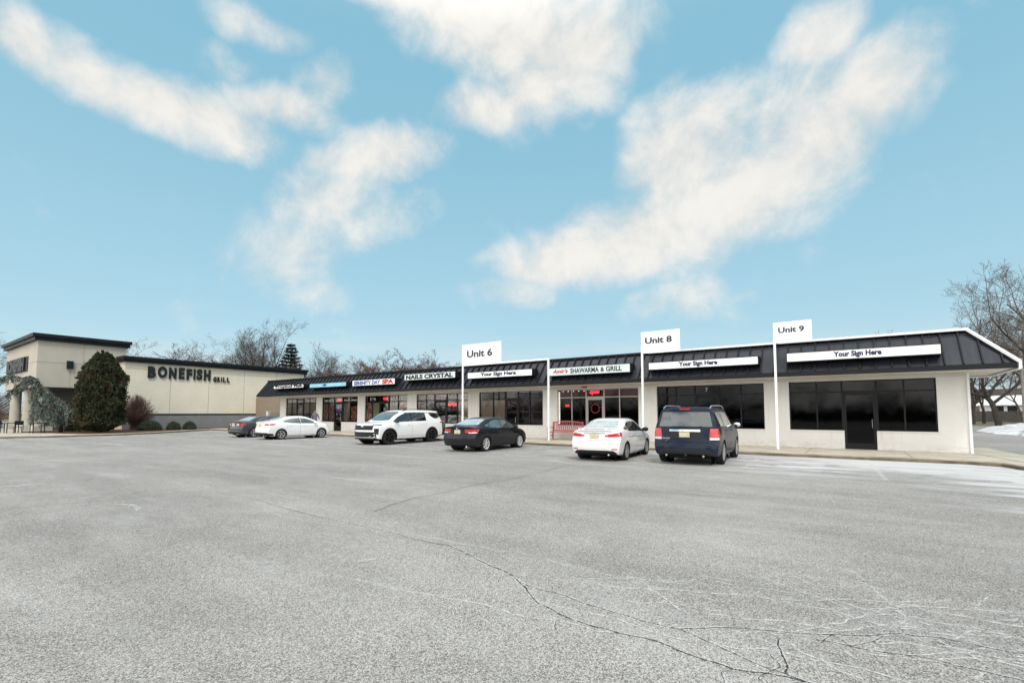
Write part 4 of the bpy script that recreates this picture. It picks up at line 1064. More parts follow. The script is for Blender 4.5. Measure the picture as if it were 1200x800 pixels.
tv = dict(W=2.0, wb=3.07, xr=-2.62, xf=2.50, r=.385, plr=.24, plf=.34,
    top=[(-2.62,1.66),(-2.3,1.74),(-1.6,1.78),(-.6,1.795),(.2,1.775),(.6,1.70),(1.0,1.50),(1.38,1.25),(1.55,1.17),(1.9,1.13),(2.25,1.08),(2.5,1.0)],
    belt=[(-2.62,1.16),(-2.0,1.20),(-1,1.15),(0,1.10),(1.2,1.08),(1.8,1.05),(2.25,.98),(2.5,.90)],
    wtop=[(-2.62,.66),(-1.8,.70),(0,.71),(.6,.71),(1.2,.74),(1.55,.78),(2.2,.72),(2.5,.64)],
    wbelt=[(-2.62,.86),(-1.8,.93),(0,.945),(1.2,.94),(1.9,.92),(2.5,.84)],
    wmax=[(-2.62,.93),(-1.9,.985),(0,.995),(1.5,1.0),(2.1,.985),(2.5,.92)],
    bot=[(-2.62,.42),(-2.2,.28),(-1,.23),(1.3,.23),(2.0,.25),(2.5,.30)],
    profr=[(.2,.15),(.45,.02),(.6,0),(.9,.05),(1.1,.06),(1.3,.14),(1.6,.32),(1.72,.33),(1.9,.4)],
    proff=[(.2,.10),(.4,0),(.7,0),(.9,.01),(1.0,.05),(1.08,.16),(1.3,.4)],
    windows=[([(.0,1.17),(.5,1.16),(1.0,1.15),(1.30,1.14)],[(.0,1.60),(.4,1.585),(.85,1.42),(1.27,1.16)],M['glass_dark']),
             ([(-1.12,1.19),(-.8,1.185),(-.4,1.18),(-.07,1.175)],[(-1.12,1.61),(-.8,1.615),(-.4,1.615),(-.07,1.605)],M['glass_dark']),
             ([(-2.25,1.40),(-1.9,1.30),(-1.6,1.40),(-1.42,1.55)],[(-2.25,1.57),(-1.9,1.60),(-1.6,1.61),(-1.42,1.61)],M['glass_dark'])],
    black_trim=[([(-.08,1.17),(.01,1.17)],[(-.08,1.62),(.01,1.62)]), ([(-2.3,1.605),(-1.2,1.62),(0,1.615),(.4,1.60)],[(-2.3,1.64),(-1.2,1.655),(0,1.65),(.4,1.635)])],
    seams=[[(-.035,1.14),(-.035,.42)],[(1.2,1.1),(1.12,.75),(1.02,.45)],[(-1.2,1.17),(-1.05,.85),(-1.15,.7)],[(-1.0,.42),(1.0,.42)]],
    handles=[(-.82,1.03),(.22,1.01)], mirror=(1.10,1.13), screen=(1.46,.62,.80,.66), screen_mat=M['glass_mid'],
    rear_glass=('up',1.22,1.56,.78,.68), rear_mat=M['glass_dark'], plate=(-1,.95), wkey='traverse', rim=M['rim_black'], spokes=5, swd=.10, rr=.74, tw=.25,
    paint=M['paint_white'], mirror_mat=M['plastic'], trim_row=7,
    decals=[('grille', M['plastic'], [(((X,-.66,.76),(X,.66,.76),(X,.70,.985),(X,-.70,.985)),(-1,0,0))], False),
            ('lower_grille', M['plastic'], [(((X,-.86,.40),(X,.86,.40),(X,.80,.66),(X,-.80,.66)),(-1,0,0))], False),
            ('daytime_light', M['glass_dark'], [(((X-.02,.66,.985),(X-.32,.985,.985),(X-.36,.98,1.035),(X-.05,.66,1.03)),(-.75,-.62,0))], True),
            ('headlight', M['glass_dark'], [(((X-.04,.80,.58),(X-.17,.955,.52),(X-.19,.97,.84),(X-.04,.74,.84)),(-.8,-.6,0))], True),
            ('skid_plate', M['rim'], [(((X,-.62,.37),(X,.62,.37),(X,.68,.41),(X,-.68,.41)),(-1,0,0))], False),
            ('fog_light', M['lens_white'], [(((X,.72,.53),(X-.03,.80,.53),(X-.03,.80,.56),(X,.72,.56)),(-1,-.2,0))], True),
            ('emblem', M['chrome'], [(((X,-.09,.925),(X,.09,.925),(X,.09,.96),(X,-.09,.96)),(-1,0,0))], False),
            ('tail_light', M['lens_red'], [(((Y_+.2,.6,1.02),(Y_+.45,.96,1.05),(Y_+.45,.95,1.13),(Y_+.2,.6,1.12)),(.75,-.62,0))], True)],
    extra=suv_extra)
build_car(tv, 'parked_suv', (-20.23,17.86,0), R(-89.0), 'large white SUV backed in, its black grille facing the camera', 'SUV', 'cars parked facing the shops')

def pilot_extra(root, C, tree, add):
    xr = C.sp['xr']
    for sgn in (-1,1):
        mb = MB(); P = [(-2.05+i*.27, sgn*.70, C.top(-2.05+i*.27)+ (.035 if 0 < i < 9 else -.03)) for i in range(10)]
        mb.tube(P, .02, 6); add('roof_rail', mb, M['rim'])
    mb = MB(); x = C.xr(0,1.74)
    mb.box(x-.05,x+.05,-.16,.16,1.705,1.745); add('brake_light', mb, M['lens_red'])
    mb = MB(); x = C.xr(0,1.12)
    mb.tube([(x-.012,-.02,1.17),(x-.03,-.25,1.165),(x-.028,-.52,1.20)], .010, 6); mb.tube([(x-.012,0,1.165),(x-.02,0,1.165)], .03, 10); add('rear_wiper', mb, M['plastic'])
    mb = MB(); mb.box(-2.1,2.0,-.72,.72,.24,.3); mb.box(-2.2,-1.7,-.5,.5,.2,.34); add('underbody', mb, M['well'])
    mb = MB(); mb.bar((xr+.0,-.04,.32),(xr+.3,-.04,.32),.07,.07); add('tow_hitch', mb, M['plastic'])
    for y in (-.55,.55):
        mb = MB(); mb.tube([(xr+.25,y,.30),(xr+.03,y,.30)], .035, 10); add('exhaust_pipe', mb, M['chrome'])
    mb = MB(); x = C.xr(0,1.02); mb.tube([(x-.02,-.04,1.0),(x-.02,-.05,1.055)], .008, 5); mb.tube([(x-.02,.04,1.0),(x-.02,.05,1.055)], .008, 5); mb.tube([(x-.02,-.04,1.03),(x-.02,.04,1.03)], .008, 5); add('emblem', mb, M['plastic'])
    mb = MB(); x = C.xr(.56,.8)
    for k in range(5): mb.box(x-.018,x-.006,.46+.045*k,.49+.045*k,.80,.84)
    for k in range(3): mb.box(x-.018,x-.006,.44+.05*k,.475+.05*k,.73,.755)
    add('badge_lettering', mb, M['rim'])
X = -2.42
pl = dict(W=1.995, wb=2.775, xr=-2.44, xf=2.32, r=.375, plr=.22, plf=.30,
    top=[(-2.44,1.74),(-2.2,1.775),(-1.6,1.80),(-.6,1.815),(.2,1.80),(.55,1.73),(.95,1.50),(1.3,1.28),(1.5,1.18),(1.9,1.13),(2.2,1.06),(2.32,.98)],
    belt=[(-2.44,1.16),(-1.6,1.16),(0,1.12),(1.2,1.08),(1.8,1.04),(2.32,.88)],
    wtop=[(-2.44,.72),(-1.6,.745),(0,.745),(.6,.74),(1.2,.78),(1.6,.82),(2.32,.70)],
    wbelt=[(-2.44,.92),(-1.6,.95),(0,.955),(1.3,.95),(2.32,.86)],
    wmax=[(-2.44,.96),(-1.8,.99),(0,.995),(1.6,.99),(2.32,.93)],
    bot=[(-2.44,.36),(-2.1,.28),(-1,.24),(1.3,.24),(2.0,.27),(2.32,.3)],
    profr=[(.2,.10),(.36,.02),(.5,0),(.66,.005),(.72,.06),(.9,.075),(1.1,.09),(1.3,.13),(1.6,.24),(1.74,.25),(1.82,.3)],
    proff=[(.2,.08),(.4,0),(.7,0),(.95,.03),(1.05,.12),(1.3,.4)],
    windows=[([(.0,1.16),(.5,1.15),(.9,1.14),(1.18,1.13)],[(.0,1.62),(.35,1.61),(.78,1.42),(1.15,1.16)],M['glass_dark']),
             ([(-1.05,1.18),(-.7,1.175),(-.4,1.17),(-.07,1.165)],[(-1.05,1.64),(-.7,1.64),(-.4,1.635),(-.07,1.63)],M['glass_dark']),
             ([(-2.08,1.22),(-1.8,1.205),(-1.4,1.195),(-1.13,1.19)],[(-2.0,1.60),(-1.8,1.62),(-1.4,1.635),(-1.13,1.64)],M['glass_dark'])],
    black_trim=[([(-.08,1.16),(.01,1.16)],[(-.08,1.65),(.01,1.65)]), ([(-1.14,1.18),(-1.04,1.18)],[(-1.14,1.65),(-1.04,1.65)])],
    seams=[[(-.035,1.14),(-.035,.42)],[(1.1,1.1),(1.05,.75),(.98,.42)],[(-1.1,1.17),(-1.0,.85),(-1.05,.72)],[(-1.0,.40),(.98,.40)]],
    handles=[(-.80,1.05),(.22,1.03)], handle_mat=M['plastic'], mirror=(.98,1.14), mirror_mat=M['chrome'], screen=(1.42,.58,.82,.68),
    rear_glass=('up',1.19,1.64,.80,.70), rear_mat=pm('car_glass_smoked',(.045,.055,.06),.06,var=.25,vs=3,coat=1,ior=1.6), plate=(-1,.94), wkey='pilot', rim=M['rim'], spokes=5, swd=.09, rr=.68, tw=.24,
    paint=M['paint_blue'], trim_row=0,
    decals=[('tail_light', M['lens_red'], [(((X+.05,.78,.86),(X+.30,.985,.86),(X+.34,.97,1.13),(X+.12,.77,1.13)),(.75,-.62,0))], True),
            ('reversing_light', M['lens_white'], [(((X+.05,.79,.785),(X+.28,.985,.785),(X+.28,.985,.855),(X+.05,.79,.855)),(.75,-.62,0))], True),
            ('plate_recess', M['plastic'], [(((X,-.46,.83),(X,.46,.83),(X,.46,1.03),(X,-.46,1.03)),(1,0,0))], False),
            ('tailgate_trim', M['chrome'], [(((X,-.46,1.035),(X,.46,1.035),(X,.46,1.10),(X,-.46,1.10)),(1,0,0))], False),
            ('tailgate_seam', M['well'], [(((X,-.80,.70),(X,.80,.70),(X,.80,.712),(X,-.80,.712)),(1,0,0))], False),
            ('bumper_valance', M['plastic'], [(((X,-.62,.37),(X,.62,.37),(X,.66,.50),(X,-.66,.50)),(1,0,0))], False),
            ('headlight', M['lens_white'], [(((2.25,.55,.82),(2.05,.95,.84),(2.0,.95,.98),(2.2,.55,.97)),(-.75,-.62,0))], True)],
    extra=pilot_extra)
build_car(pl, 'parked_suv', (-4.36,17.58,0), R(92.7), 'dark blue boxy SUV seen from behind, with roof rails and chrome tailgate strip', 'SUV', 'cars parked facing the shops')

# ------------------------------------------------------------------ person on the walk
def skin_body(name, joints, bones, radii, mats, parent=None):
    me = bpy.data.meshes.new(name); me.from_pydata(joints, bones, []); o = link(name, me)
    sk = o.modifiers.new('s','SKIN'); sk.use_smooth_shade = True
    for v, r_ in zip(me.skin_vertices[0].data if me.skin_vertices else [], radii): v.radius = (r_, r_)
    return o
def person(loc, rz):
    J = [(0,0,.94),(0,.01,1.10),(0,.015,1.28),(0,.0,1.42),(0,-.03,1.50),(0,-.07,1.56),(0,-.09,1.66),(0,-.08,1.73),   # 0-7 spine, neck, head
         (.17,0,1.39),(.27,-.02,1.14),(.30,-.22,1.02),(.31,-.30,1.03),          # right arm, bent forward
         (-.17,0,1.39),(-.25,.03,1.12),(-.24,-.05,.90),(-.235,-.08,.82),        # left arm
         (.10,0,.88),(.12,-.06,.50),(.13,.06,.10),(.14,-.07,.05),               # legs, mid stride
         (-.10,0,.88),(-.12,.08,.50),(-.12,.26,.12),(-.13,.15,.05)]
    Bn = [(0,1),(1,2),(2,3),(3,4),(4,5),(5,6),(6,7),(3,8),(8,9),(9,10),(10,11),(3,12),(12,13),(13,14),(14,15),(0,16),(16,17),(17,18),(18,19),(0,20),(20,21),(21,22),(22,23)]
    Rr = [.15,.145,.165,.13,.06,.075,.10,.085,.075,.055,.045,.04,.075,.055,.045,.04,.095,.065,.05,.04,.095,.065,.05,.04]
    me = bpy.data.meshes.new('person'); me.from_pydata(J, Bn, []); o = link('person', me)
    md = o.modifiers.new('skin','SKIN'); me2 = o.data
    if not me2.skin_vertices:
        bm = bmesh.new(); bm.from_mesh(me2); bm.verts.layers.skin.verify(); bm.to_mesh(me2); bm.free()
    for i, v in enumerate(me2.skin_vertices[0].data): v.radius = (Rr[i], Rr[i]*(.78 if i in (0,1,2,3) else 1)); v.use_root = (i == 0)
    ss = o.modifiers.new('sub','SUBSURF'); ss.levels = 2; ss.render_levels = 2
    dg = bpy.context.evaluated_depsgraph_get(); dg.update()
    mesh = bpy.data.meshes.new_from_object(o.evaluated_get(dg)); o.modifiers.clear(); o.data = mesh
    for m_ in (M['hoodie'], M['trousers'], M['skin'], M['hair']): mesh.materials.append(m_)
    for p in mesh.polygons:
        c = p.center; p.use_smooth = True
        hand = c.z < .86 and abs(c.x) > .2 and c.z > .6 or (c.y < -.26 and c.z > .9 and c.z < 1.2)
        p.material_index = 2 if hand else 1 if c.z < .92 and abs(c.x) < .22 else 3 if (c.z > 1.67 or (c.z > 1.56 and c.y > -.08)) else 2 if c.z > 1.53 else 0
    o.location = loc; o.rotation_euler = (0,0,rz)
    hd = MB()
    for k in range(5):      # fingers of the forward hand, lightly curled, thumb from the side
        fx = .285+.0125*k; L = (.05,.065,.07,.066,.052)[k]
        hd.tube([(fx,-.31,1.035),(fx+.001,-.335-L*.3,1.03),(fx,-.34-L*.6,1.005)], [.009,.008,.006], 6)
    hd.build('fingers', M['skin'], o, smooth=True)
    nose = MB(); nose.tube([(0,-.178,1.66),(0,-.205,1.635),(0,-.18,1.625)], [.008,.013,.008], 6); nose.build('nose', M['skin'], o, smooth=True)
    hood = MB(); hood.tube([(-.10,-.02,1.46),(-.07,.09,1.49),(0,.12,1.50),(.07,.09,1.49),(.10,-.02,1.46)], [.03,.045,.05,.045,.03], 8); hood.build('hood', M['hoodie'], o, smooth=True)
    return tag(o, label='person in a grey hooded top walking past, behind the white sedan', cat='person')
person((-34.95,22.1,.12), R(60))

# sky settings (radiance units of the world background)
SKY_STR = .1; SUN_E = 1.4; EXPO = .47
SKY_TINT = (.9,1.,1.); SKY_HOR = (3.55,5.4,6.2); SKY_TOP = (2.05,4.25,5.4); SKY_HAZE = (4.8,5.95,6.3); CLOUD_COL = (6.7,6.35,5.9); CLOUD_FILL = (18.,17.3,16.6)
CLOUDS = [
   (2.77, 18.38, 0.76, -11.35, -2.98, -19.58, -0.867, 0.111, 0.486, 1),
   (2.22, 11.49, -0.6, -10.44, -2.85, -17.7, -0.859, 0.191, 0.476, 1),
   (2.66, 6.08, 1.06, -9.25, 1.44, -17.37, -0.836, 0.284, 0.469, 1),
   (5.8, 6.72, 3.56, -8.11, 11.29, -21.15, -0.768, 0.394, 0.505, 0.9),
   (10.99, 6.73, 8.67, 0.52, 17.47, -13.45, -0.706, 0.445, 0.55, 0.75),
   (6.9, 10.11, 2.35, -22.23, 8.47, -31.71, -0.72, 0.352, 0.598, 0.6),
   (-4.81, 19.82, -18.62, -15.87, -13.42, -14.83, -0.777, 0.32, 0.542, 0.45),
   (3.91, 3.98, 0.06, -14.57, 8.64, -18.43, -0.536, 0.518, 0.667, 1),
   (3.56, 3.05, -0.5, -5.96, 4.32, -8.11, -0.439, 0.618, 0.652, 1),
   (6.11, 2.66, 0.79, -0.29, 6.7, -7.63, -0.38, 0.688, 0.618, 1),
   (7.65, 5.31, 0.78, -5.98, 11.56, -18.97, -0.511, 0.653, 0.559, 0.95),
   (14.05, 7.35, -1.73, -4.16, 9.25, -12.82, -0.302, 0.723, 0.621, 0.8),
   (5.14, 4.73, 2.08, -3.88, 8.82, -15.84, -0.692, 0.545, 0.473, 1),
   (5.41, 4.13, 5.16, 1.19, 10.26, -10.44, -0.766, 0.5, 0.404, 0.85),
   (5.09, 6.04, 4.85, -0.33, 7.03, -11.59, -0.835, 0.46, 0.303, 0.7),
   (4.84, 4.53, 2.94, -0.74, 8.15, -14.11, -0.745, 0.56, 0.363, 0.6),
   (4.94, 9.25, -2.88, -7.21, -2.6, -19.05, -0.823, 0.515, 0.241, 0.5),
   (9.36, 3.22, -6.38, -4.42, 5.44, -9.71, 0.025, 0.877, 0.48, 1),
   (8.65, 0.0, 0.86, 2.17, 3.97, -7.78, -0.044, 0.895, 0.444, 1),
   (5.42, 0.39, 1.19, 2.44, 3.91, -8.49, -0.148, 0.914, 0.378, 1),
   (4.16, 1.31, 0.12, 0.03, 4.22, -10.51, -0.29, 0.888, 0.356, 1),
   (5.53, 2.74, 0.22, -1.12, 4.8, -14.07, -0.431, 0.843, 0.322, 1),
   (9.05, 5.56, -0.21, -3.74, 5.95, -23.42, -0.496, 0.819, 0.287, 0.9),
   (7.18, 1.3, 1.19, 2.01, 5.36, -9.01, -0.232, 0.858, 0.459, 1),
   (18.77, 4.38, -5.99, -1.0, 11.03, -16.3, -0.014, 0.828, 0.561, 0.85),
   (34.22, 6.52, -18.56, -3.37, 10.63, -19.05, 0.09, 0.876, 0.473, 0.6),
   (8.71, 1.99, 1.7, 3.36, 5.94, -20.46, -0.259, 0.938, 0.23, 0.6),
   (8.99, 6.33, -0.01, -3.59, 5.09, -25.37, -0.559, 0.794, 0.239, 0.65),
   (12.59, 0.68, 3.35, 7.87, 8.39, -30.21, -0.115, 0.964, 0.238, 0.35),
]

# ------------------------------------------------------------------ restaurant
BX = -53.0; BO = (-60,20,0)
rest = empty('restaurant_building', BO, label='tan stucco restaurant with grey base band and black coping, left of the shops', cat='restaurant')
mb = MB(); mb.box(-75,BX,14.7,31.9,0,6.3); mb.build('wall', M['bf_stucco'], rest, BO)
mb = MB(); mb.box(BX+.002,BX+.05,14.72,31.9,.1,1.42); mb.build('base_band', M['grey_block'], rest, BO)
mb = MB(); mb.box(BX+.002,BX+.07,14.72,31.9,1.42,1.56); mb.build('band_rail', M['black'], rest, BO)
mb = MB(); mb.box(-75.2,BX+.30,14.55,32.15,6.22,6.46); mb.box(-75.3,BX+.42,14.45,32.27,6.46,6.72); mb.build('coping', M['coping'], rest, BO)
mb = MB()
for y in (18.3,21.65,25.1,28.6): mb.box(BX+.001,BX+.008,y-.012,y+.012,1.58,6.2)
mb.box(BX+.001,BX+.009,14.75,31.9,5.62,5.645)
for y in (18.3,21.65,25.1): mb.box(BX+.051,BX+.056,y-.01,y+.01,.1,1.42)
mb.build('panel_groove', M['groove'], rest, BO)
# tower over the entrance
mb = MB(); mb.box(-66.8,-54.5,9.3,15.2,3.78,7.75); mb.build('tower', M['tower_stucco'], rest, BO)
mb = MB(); mb.box(-67.1,-54.25,9.05,15.4,7.62,7.9); mb.box(-67.25,-54.1,8.9,15.5,7.9,8.17); mb.build('tower_coping', M['coping'], rest, BO)
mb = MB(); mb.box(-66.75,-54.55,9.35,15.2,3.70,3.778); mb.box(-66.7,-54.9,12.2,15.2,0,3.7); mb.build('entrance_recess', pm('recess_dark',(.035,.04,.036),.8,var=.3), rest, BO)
mb = MB()
mb.box(-54.499,-54.49,9.3,15.2,5.83,5.855); mb.box(-54.499,-54.49,12.2,12.225,3.8,7.6); mb.box(-54.499,-54.49,11.37,11.39,3.8,5.3); mb.box(-66.8,-54.5,9.29,9.299,5.83,5.855); mb.build('panel_groove', M['groove'], rest, BO)
mb = MB(); mb.box(-54.498,-54.25,11.12,11.52,5.4,6.05); mb.build('wall_lamp', M['black'], rest, BO)
cm = pm('column_stucco',(.40,.385,.33),.9,var=.1,vs=1.5,bump=.3,bs=50)
for cx_, cy_ in ((-65.2,9.85),(-59.7,9.85),(-54.95,9.85)):
    mb = MB(); mb.lathe([(.40,.55),(.38,3.2),(.38,3.72)], (cx_,cy_,0), 26); mb.build('column', cm, rest, BO, smooth=True, sharp=40)
    mb = MB(); mb.box(cx_-.6,cx_+.6,cy_-.6,cy_+.6,.1,.55); mb.build('plinth', pm('plinth_pale',(.50,.48,.42),.9,var=.1), rest, BO)
sg = empty('wall_sign', (BX,20,4.8), label='large dark BONEFISH GRILL letters mounted on the tan wall', cat='sign')
LT = pm('sign_letter_dark',(.014,.019,.019),.5,var=.15)
wds = [('B',16.43,17.05),('O',17.2,17.95),('N',18.1,18.72),('E',18.92,19.4),('F',19.58,20.05),('I',20.2,20.35),('S',20.47,20.98),('H',21.12,21.72)]
for i, (ch, ya, yb) in enumerate(wds):
    dz = (.0,.05,.0,.03,-.02,.0,.02,.0)[i]
    mb = MB(); text_on(mb, ch, (BX+.06,ya,4.86+dz), (0,1,0),(0,0,1),(1,0,0), yb-ya, 1.10, .09, bold=.06); mb.build('letter', LT, sg, sg.location)
for ch, ya, yb, z0, z1 in (('G',22.0,22.3,4.77,5.32),('R',22.38,22.64,4.80,5.32),('I',22.73,22.81,4.80,5.32),('L',22.93,23.18,4.80,5.32),('L',23.3,23.58,4.80,5.32)):
    mb = MB(); text_on(mb, ch, (BX+.06,ya,z0), (0,1,0),(0,0,1),(1,0,0), yb-ya, z1-z0, .07, bold=.05); mb.build('letter', LT, sg, sg.location)
sg = empty('wall_sign', (-61,9.3,5.4), label='dark lettering high on the tower face above the entrance columns', cat='sign')
mb = MB(); text_on(mb, 'BONEFISH', (-65.6,9.24,5.25), (1,0,0),(0,0,1),(0,-1,0), 7.2, 1.25, .12, bold=.07); mb.build('lettering', LT, sg, sg.location)
mb = MB(); mb.box(-65.7,-57.6,9.245,9.295,5.2,6.5); mb.build('backing', M['ink'], sg, sg.location)
# patio furniture in front of the columns
def table(x, y, label):
    t = empty('patio_table', (x,y,.115), label=label, cat='table', group='black patio furniture')
    mb = MB(); mb.box(-.6,.6,-.38,.38,.72,.76); mb.build('table_top', M['black'], t)
    for a in (-.5,.5):
        for b_ in (-.3,.3): mb = MB(); mb.bar((a,b_,0),(a,b_,.72),.05,.05); mb.build('leg', M['black'], t)
def chair(x, y, rz, label):
    t = empty('patio_chair', (x,y,.115), rz, label=label, cat='chair', group='black patio furniture')
    mb = MB(); mb.box(-.24,.24,-.24,.24,.43,.46); mb.build('seat', M['black'], t)
    mb = MB(); mb.box(-.24,.24,.22,.25,.62,.92)
    mb.bar((-.22,.235,.46),(-.22,.235,.92),.03,.03); mb.bar((.22,.235,.46),(.22,.235,.92),.03,.03); mb.build('backrest', M['black'], t)
    for a in (-.22,.22):
        for b_ in (-.22,.22): mb = MB(); mb.bar((a,b_,0),(a,b_,.43),.03,.03); mb.build('leg', M['black'], t)
table(-52.0,7.7,'black metal patio table under the drooping cedar'); table(-49.6,8.7,'black metal patio table right of the other one, by the big evergreen')
chair(-53.3,7.1,R(80),'black patio chair nearest the white column plinth'); chair(-50.9,7.9,R(-90),'black patio chair between the two patio tables')

# ------------------------------------------------------------------ plants
def leaf_cloud(mb, fn, n, size, seed, up=.3, m=0):
    r_ = random.Random(seed)
    for _ in range(n):
        p = fn(r_); 
        if p is None: continue
        p = Vector(p); a = Vector((r_.gauss(0,1),r_.gauss(0,1),r_.gauss(0,1)+up)).normalized(); b = a.orthogonal().normalized()
        b.rotate(Matrix.Rotation(r_.uniform(0,2*PI),3,a)); s_ = size*r_.uniform(.6,1.4)
        c = a.cross(b)
        mb.add([p-b*s_*.35, p+a*s_*.9+c*s_*.12, p+b*s_*.35, p-a*s_*.25], [(0,1,2,3)], m)
def arborvitae(loc):
    t = empty('evergreen_shrub', loc, label='huge dark arborvitae with browned patches in front of the restaurant wall', cat='evergreen')
    tips = []
    r0 = random.Random(3)
    for k in range(46):
        a = r0.uniform(0,2*PI); rr = r0.uniform(0,1)**.6; tips.append((a, rr, r0.uniform(0,1)))
    def rad(z): 
        u = z/6.0
        return 1.50*(min(1,(u+.03)*7))*(1-max(0,(u-.60)/.43)**2.2*.88) if u < 1.0 else .1
    def fn(r_):
        z = r_.uniform(.02,1)*6.05; a = r_.uniform(0,2*PI)
        nz = noise.noise(Vector((math.cos(a)*2.2,math.sin(a)*2.2,z*1.1)))*.26 + noise.noise(Vector((math.cos(a)*6,math.sin(a)*6,z*3)))*.24
        R_ = rad(z)*(1+nz)
        d = R_*(1-abs(r_.gauss(0,.13)))
        return (d*math.cos(a), d*math.sin(a)*.95, z+.2*max(0,noise.noise(Vector((math.cos(a)*5*d,math.sin(a)*5*d,2))))*2*(z/6)**3)
    mb = MB(); leaf_cloud(mb, fn, 30000, .13, 4, up=.9)
    def tipf(r_):
        q = tips[r_.randrange(len(tips))]; h_ = r_.uniform(0,1); R_ = .95*q[1]; z0 = 4.95-q[1]*1.0
        return (R_*math.cos(q[0])+r_.gauss(0,.10*(1-h_)), R_*math.sin(q[0])+r_.gauss(0,.10*(1-h_)), z0+.3+h_*(.5+.55*q[2]))
    leaf_cloud(mb, tipf, 5000, .10, 8, up=1.5)
    mb.build('foliage', M['arb'], t)
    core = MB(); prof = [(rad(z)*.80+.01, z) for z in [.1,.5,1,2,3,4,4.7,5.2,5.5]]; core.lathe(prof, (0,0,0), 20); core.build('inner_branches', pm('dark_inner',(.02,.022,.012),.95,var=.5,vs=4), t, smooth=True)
    mb = MB(); mb.tube([(0,0,0),(0,0,1.2)], .14, 8); mb.build('trunk', M['bark'], t)
arborvitae((-47.0,11.7,.12))
# second, narrower dark conifer on its left
def small_ever(loc, H, R_, label, seed, mat=M['arb'], name='evergreen_shrub', cat='evergreen', n=9000):
    t = empty(name, loc, label=label, cat=cat)
    def fn(r_):
        z = r_.uniform(.02,1)*H; a = r_.uniform(0,2*PI); nz = noise.noise(Vector((math.cos(a)*2.5+seed,math.sin(a)*2.5,z*1.3)))*.3
        d = R_*(1-(z/H)**1.8)**.6*(1+nz)*(1-abs(r_.gauss(0,.18))); return (d*math.cos(a), d*math.sin(a), z)
    mb = MB(); leaf_cloud(mb, fn, n, .11, seed, up=.7); mb.build('foliage', mat, t)
    mb = MB(); mb.tube([(0,0,0),(0,0,H*.6)], .07, 6); mb.build('trunk', M['bark'], t)
small_ever((-50.9,11.4,.12), 3.9, .85, 'narrower dark evergreen filling the gap between the drooping cedar and the big arborvitae', 21)
small_ever((-66.8,7.6,.1), 2.6, 1.6, 'dark evergreen bush left of the entrance columns', 25)
# weeping blue cedar trained along an arch
def cedar(loc):
    t = empty('weeping_cedar', loc, label='grey-green weeping cedar arching and drooping before the entrance columns', cat='tree')
    ax = Vector((.816,.579,0)); r_ = random.Random(12)
    limbs = [[(1.6,.15,1.6),(.9,0,2.5),(.2,.1,3.4),(-.3,0,4.15),(-.8,.1,4.35),(-1.4,.1,4.2),(-2.2,.0,4.45),(-2.9,.1,4.3),(-3.6,0,4.1)],
             [(.2,.1,3.4),(.9,-.2,3.15),(1.6,-.3,2.7),(2.3,-.2,2.2),(2.9,-.1,1.9)],
             [(-.3,0,4.15),(-.9,-.5,3.7),(-1.3,-.8,3.1),(-1.5,-.9,2.7)], [(.2,.1,3.4),(.3,-.6,3.2),(.8,-1.0,2.5),(1.3,-1.1,2.0)],
             [(.9,0,2.5),(1.4,-.7,2.3),(2.1,-.9,1.7)]]
    W3 = lambda p: ax*p[0] + Vector((-ax.y,ax.x,0))*p[1] + Vector((0,0,p[2]))
    tk = MB(); fo = MB()
    tk.tube([W3((1.7,.2,0)),W3((1.75,.1,.8)),W3((1.6,.15,1.6))], [.14,.12,.11], 8)
    for li, L in enumerate(limbs):
        tk.tube([W3(p) for p in L], [.10-.012*i if .10-.012*i > .02 else .02 for i in range(len(L))], 6)
        for i in range(len(L)-1):
            a, b = W3(L[i]), W3(L[i+1])
            for k in range(int((b-a).length*60)):
                p = a.lerp(b, r_.random()) + Vector((r_.gauss(0,.12),r_.gauss(0,.12),r_.gauss(0,.05)))
                far = L[i][0] < -.5 and li == 0
                ln = r_.uniform(.15,.75) if p.dot(ax) < .7 else r_.uniform(.4, min(2.3, max(.5,p.z-.3)))
                q = p.copy(); n_ = int(ln/.055); dx = Vector((r_.gauss(0,.10),r_.gauss(0,.10),0))
                for s_ in range(n_):
                    q = q + Vector((r_.gauss(0,.012),r_.gauss(0,.012),-.05)) + dx*.05*(1-s_/n_)
                    aa = Vector((r_.gauss(0,1),r_.gauss(0,1),r_.gauss(-.4,.6))).normalized(); bb = aa.orthogonal().normalized(); z_ = .11*r_.uniform(.7,1.4)
                    fo.add([q-bb*z_*.3, q+aa*z_, q+bb*z_*.3], [(0,1,2)])
    tk.build('trunk', M['bark'], t, smooth=True); fo.build('foliage', M['cedar'], t)
cedar((-50.8,8.85,.1))

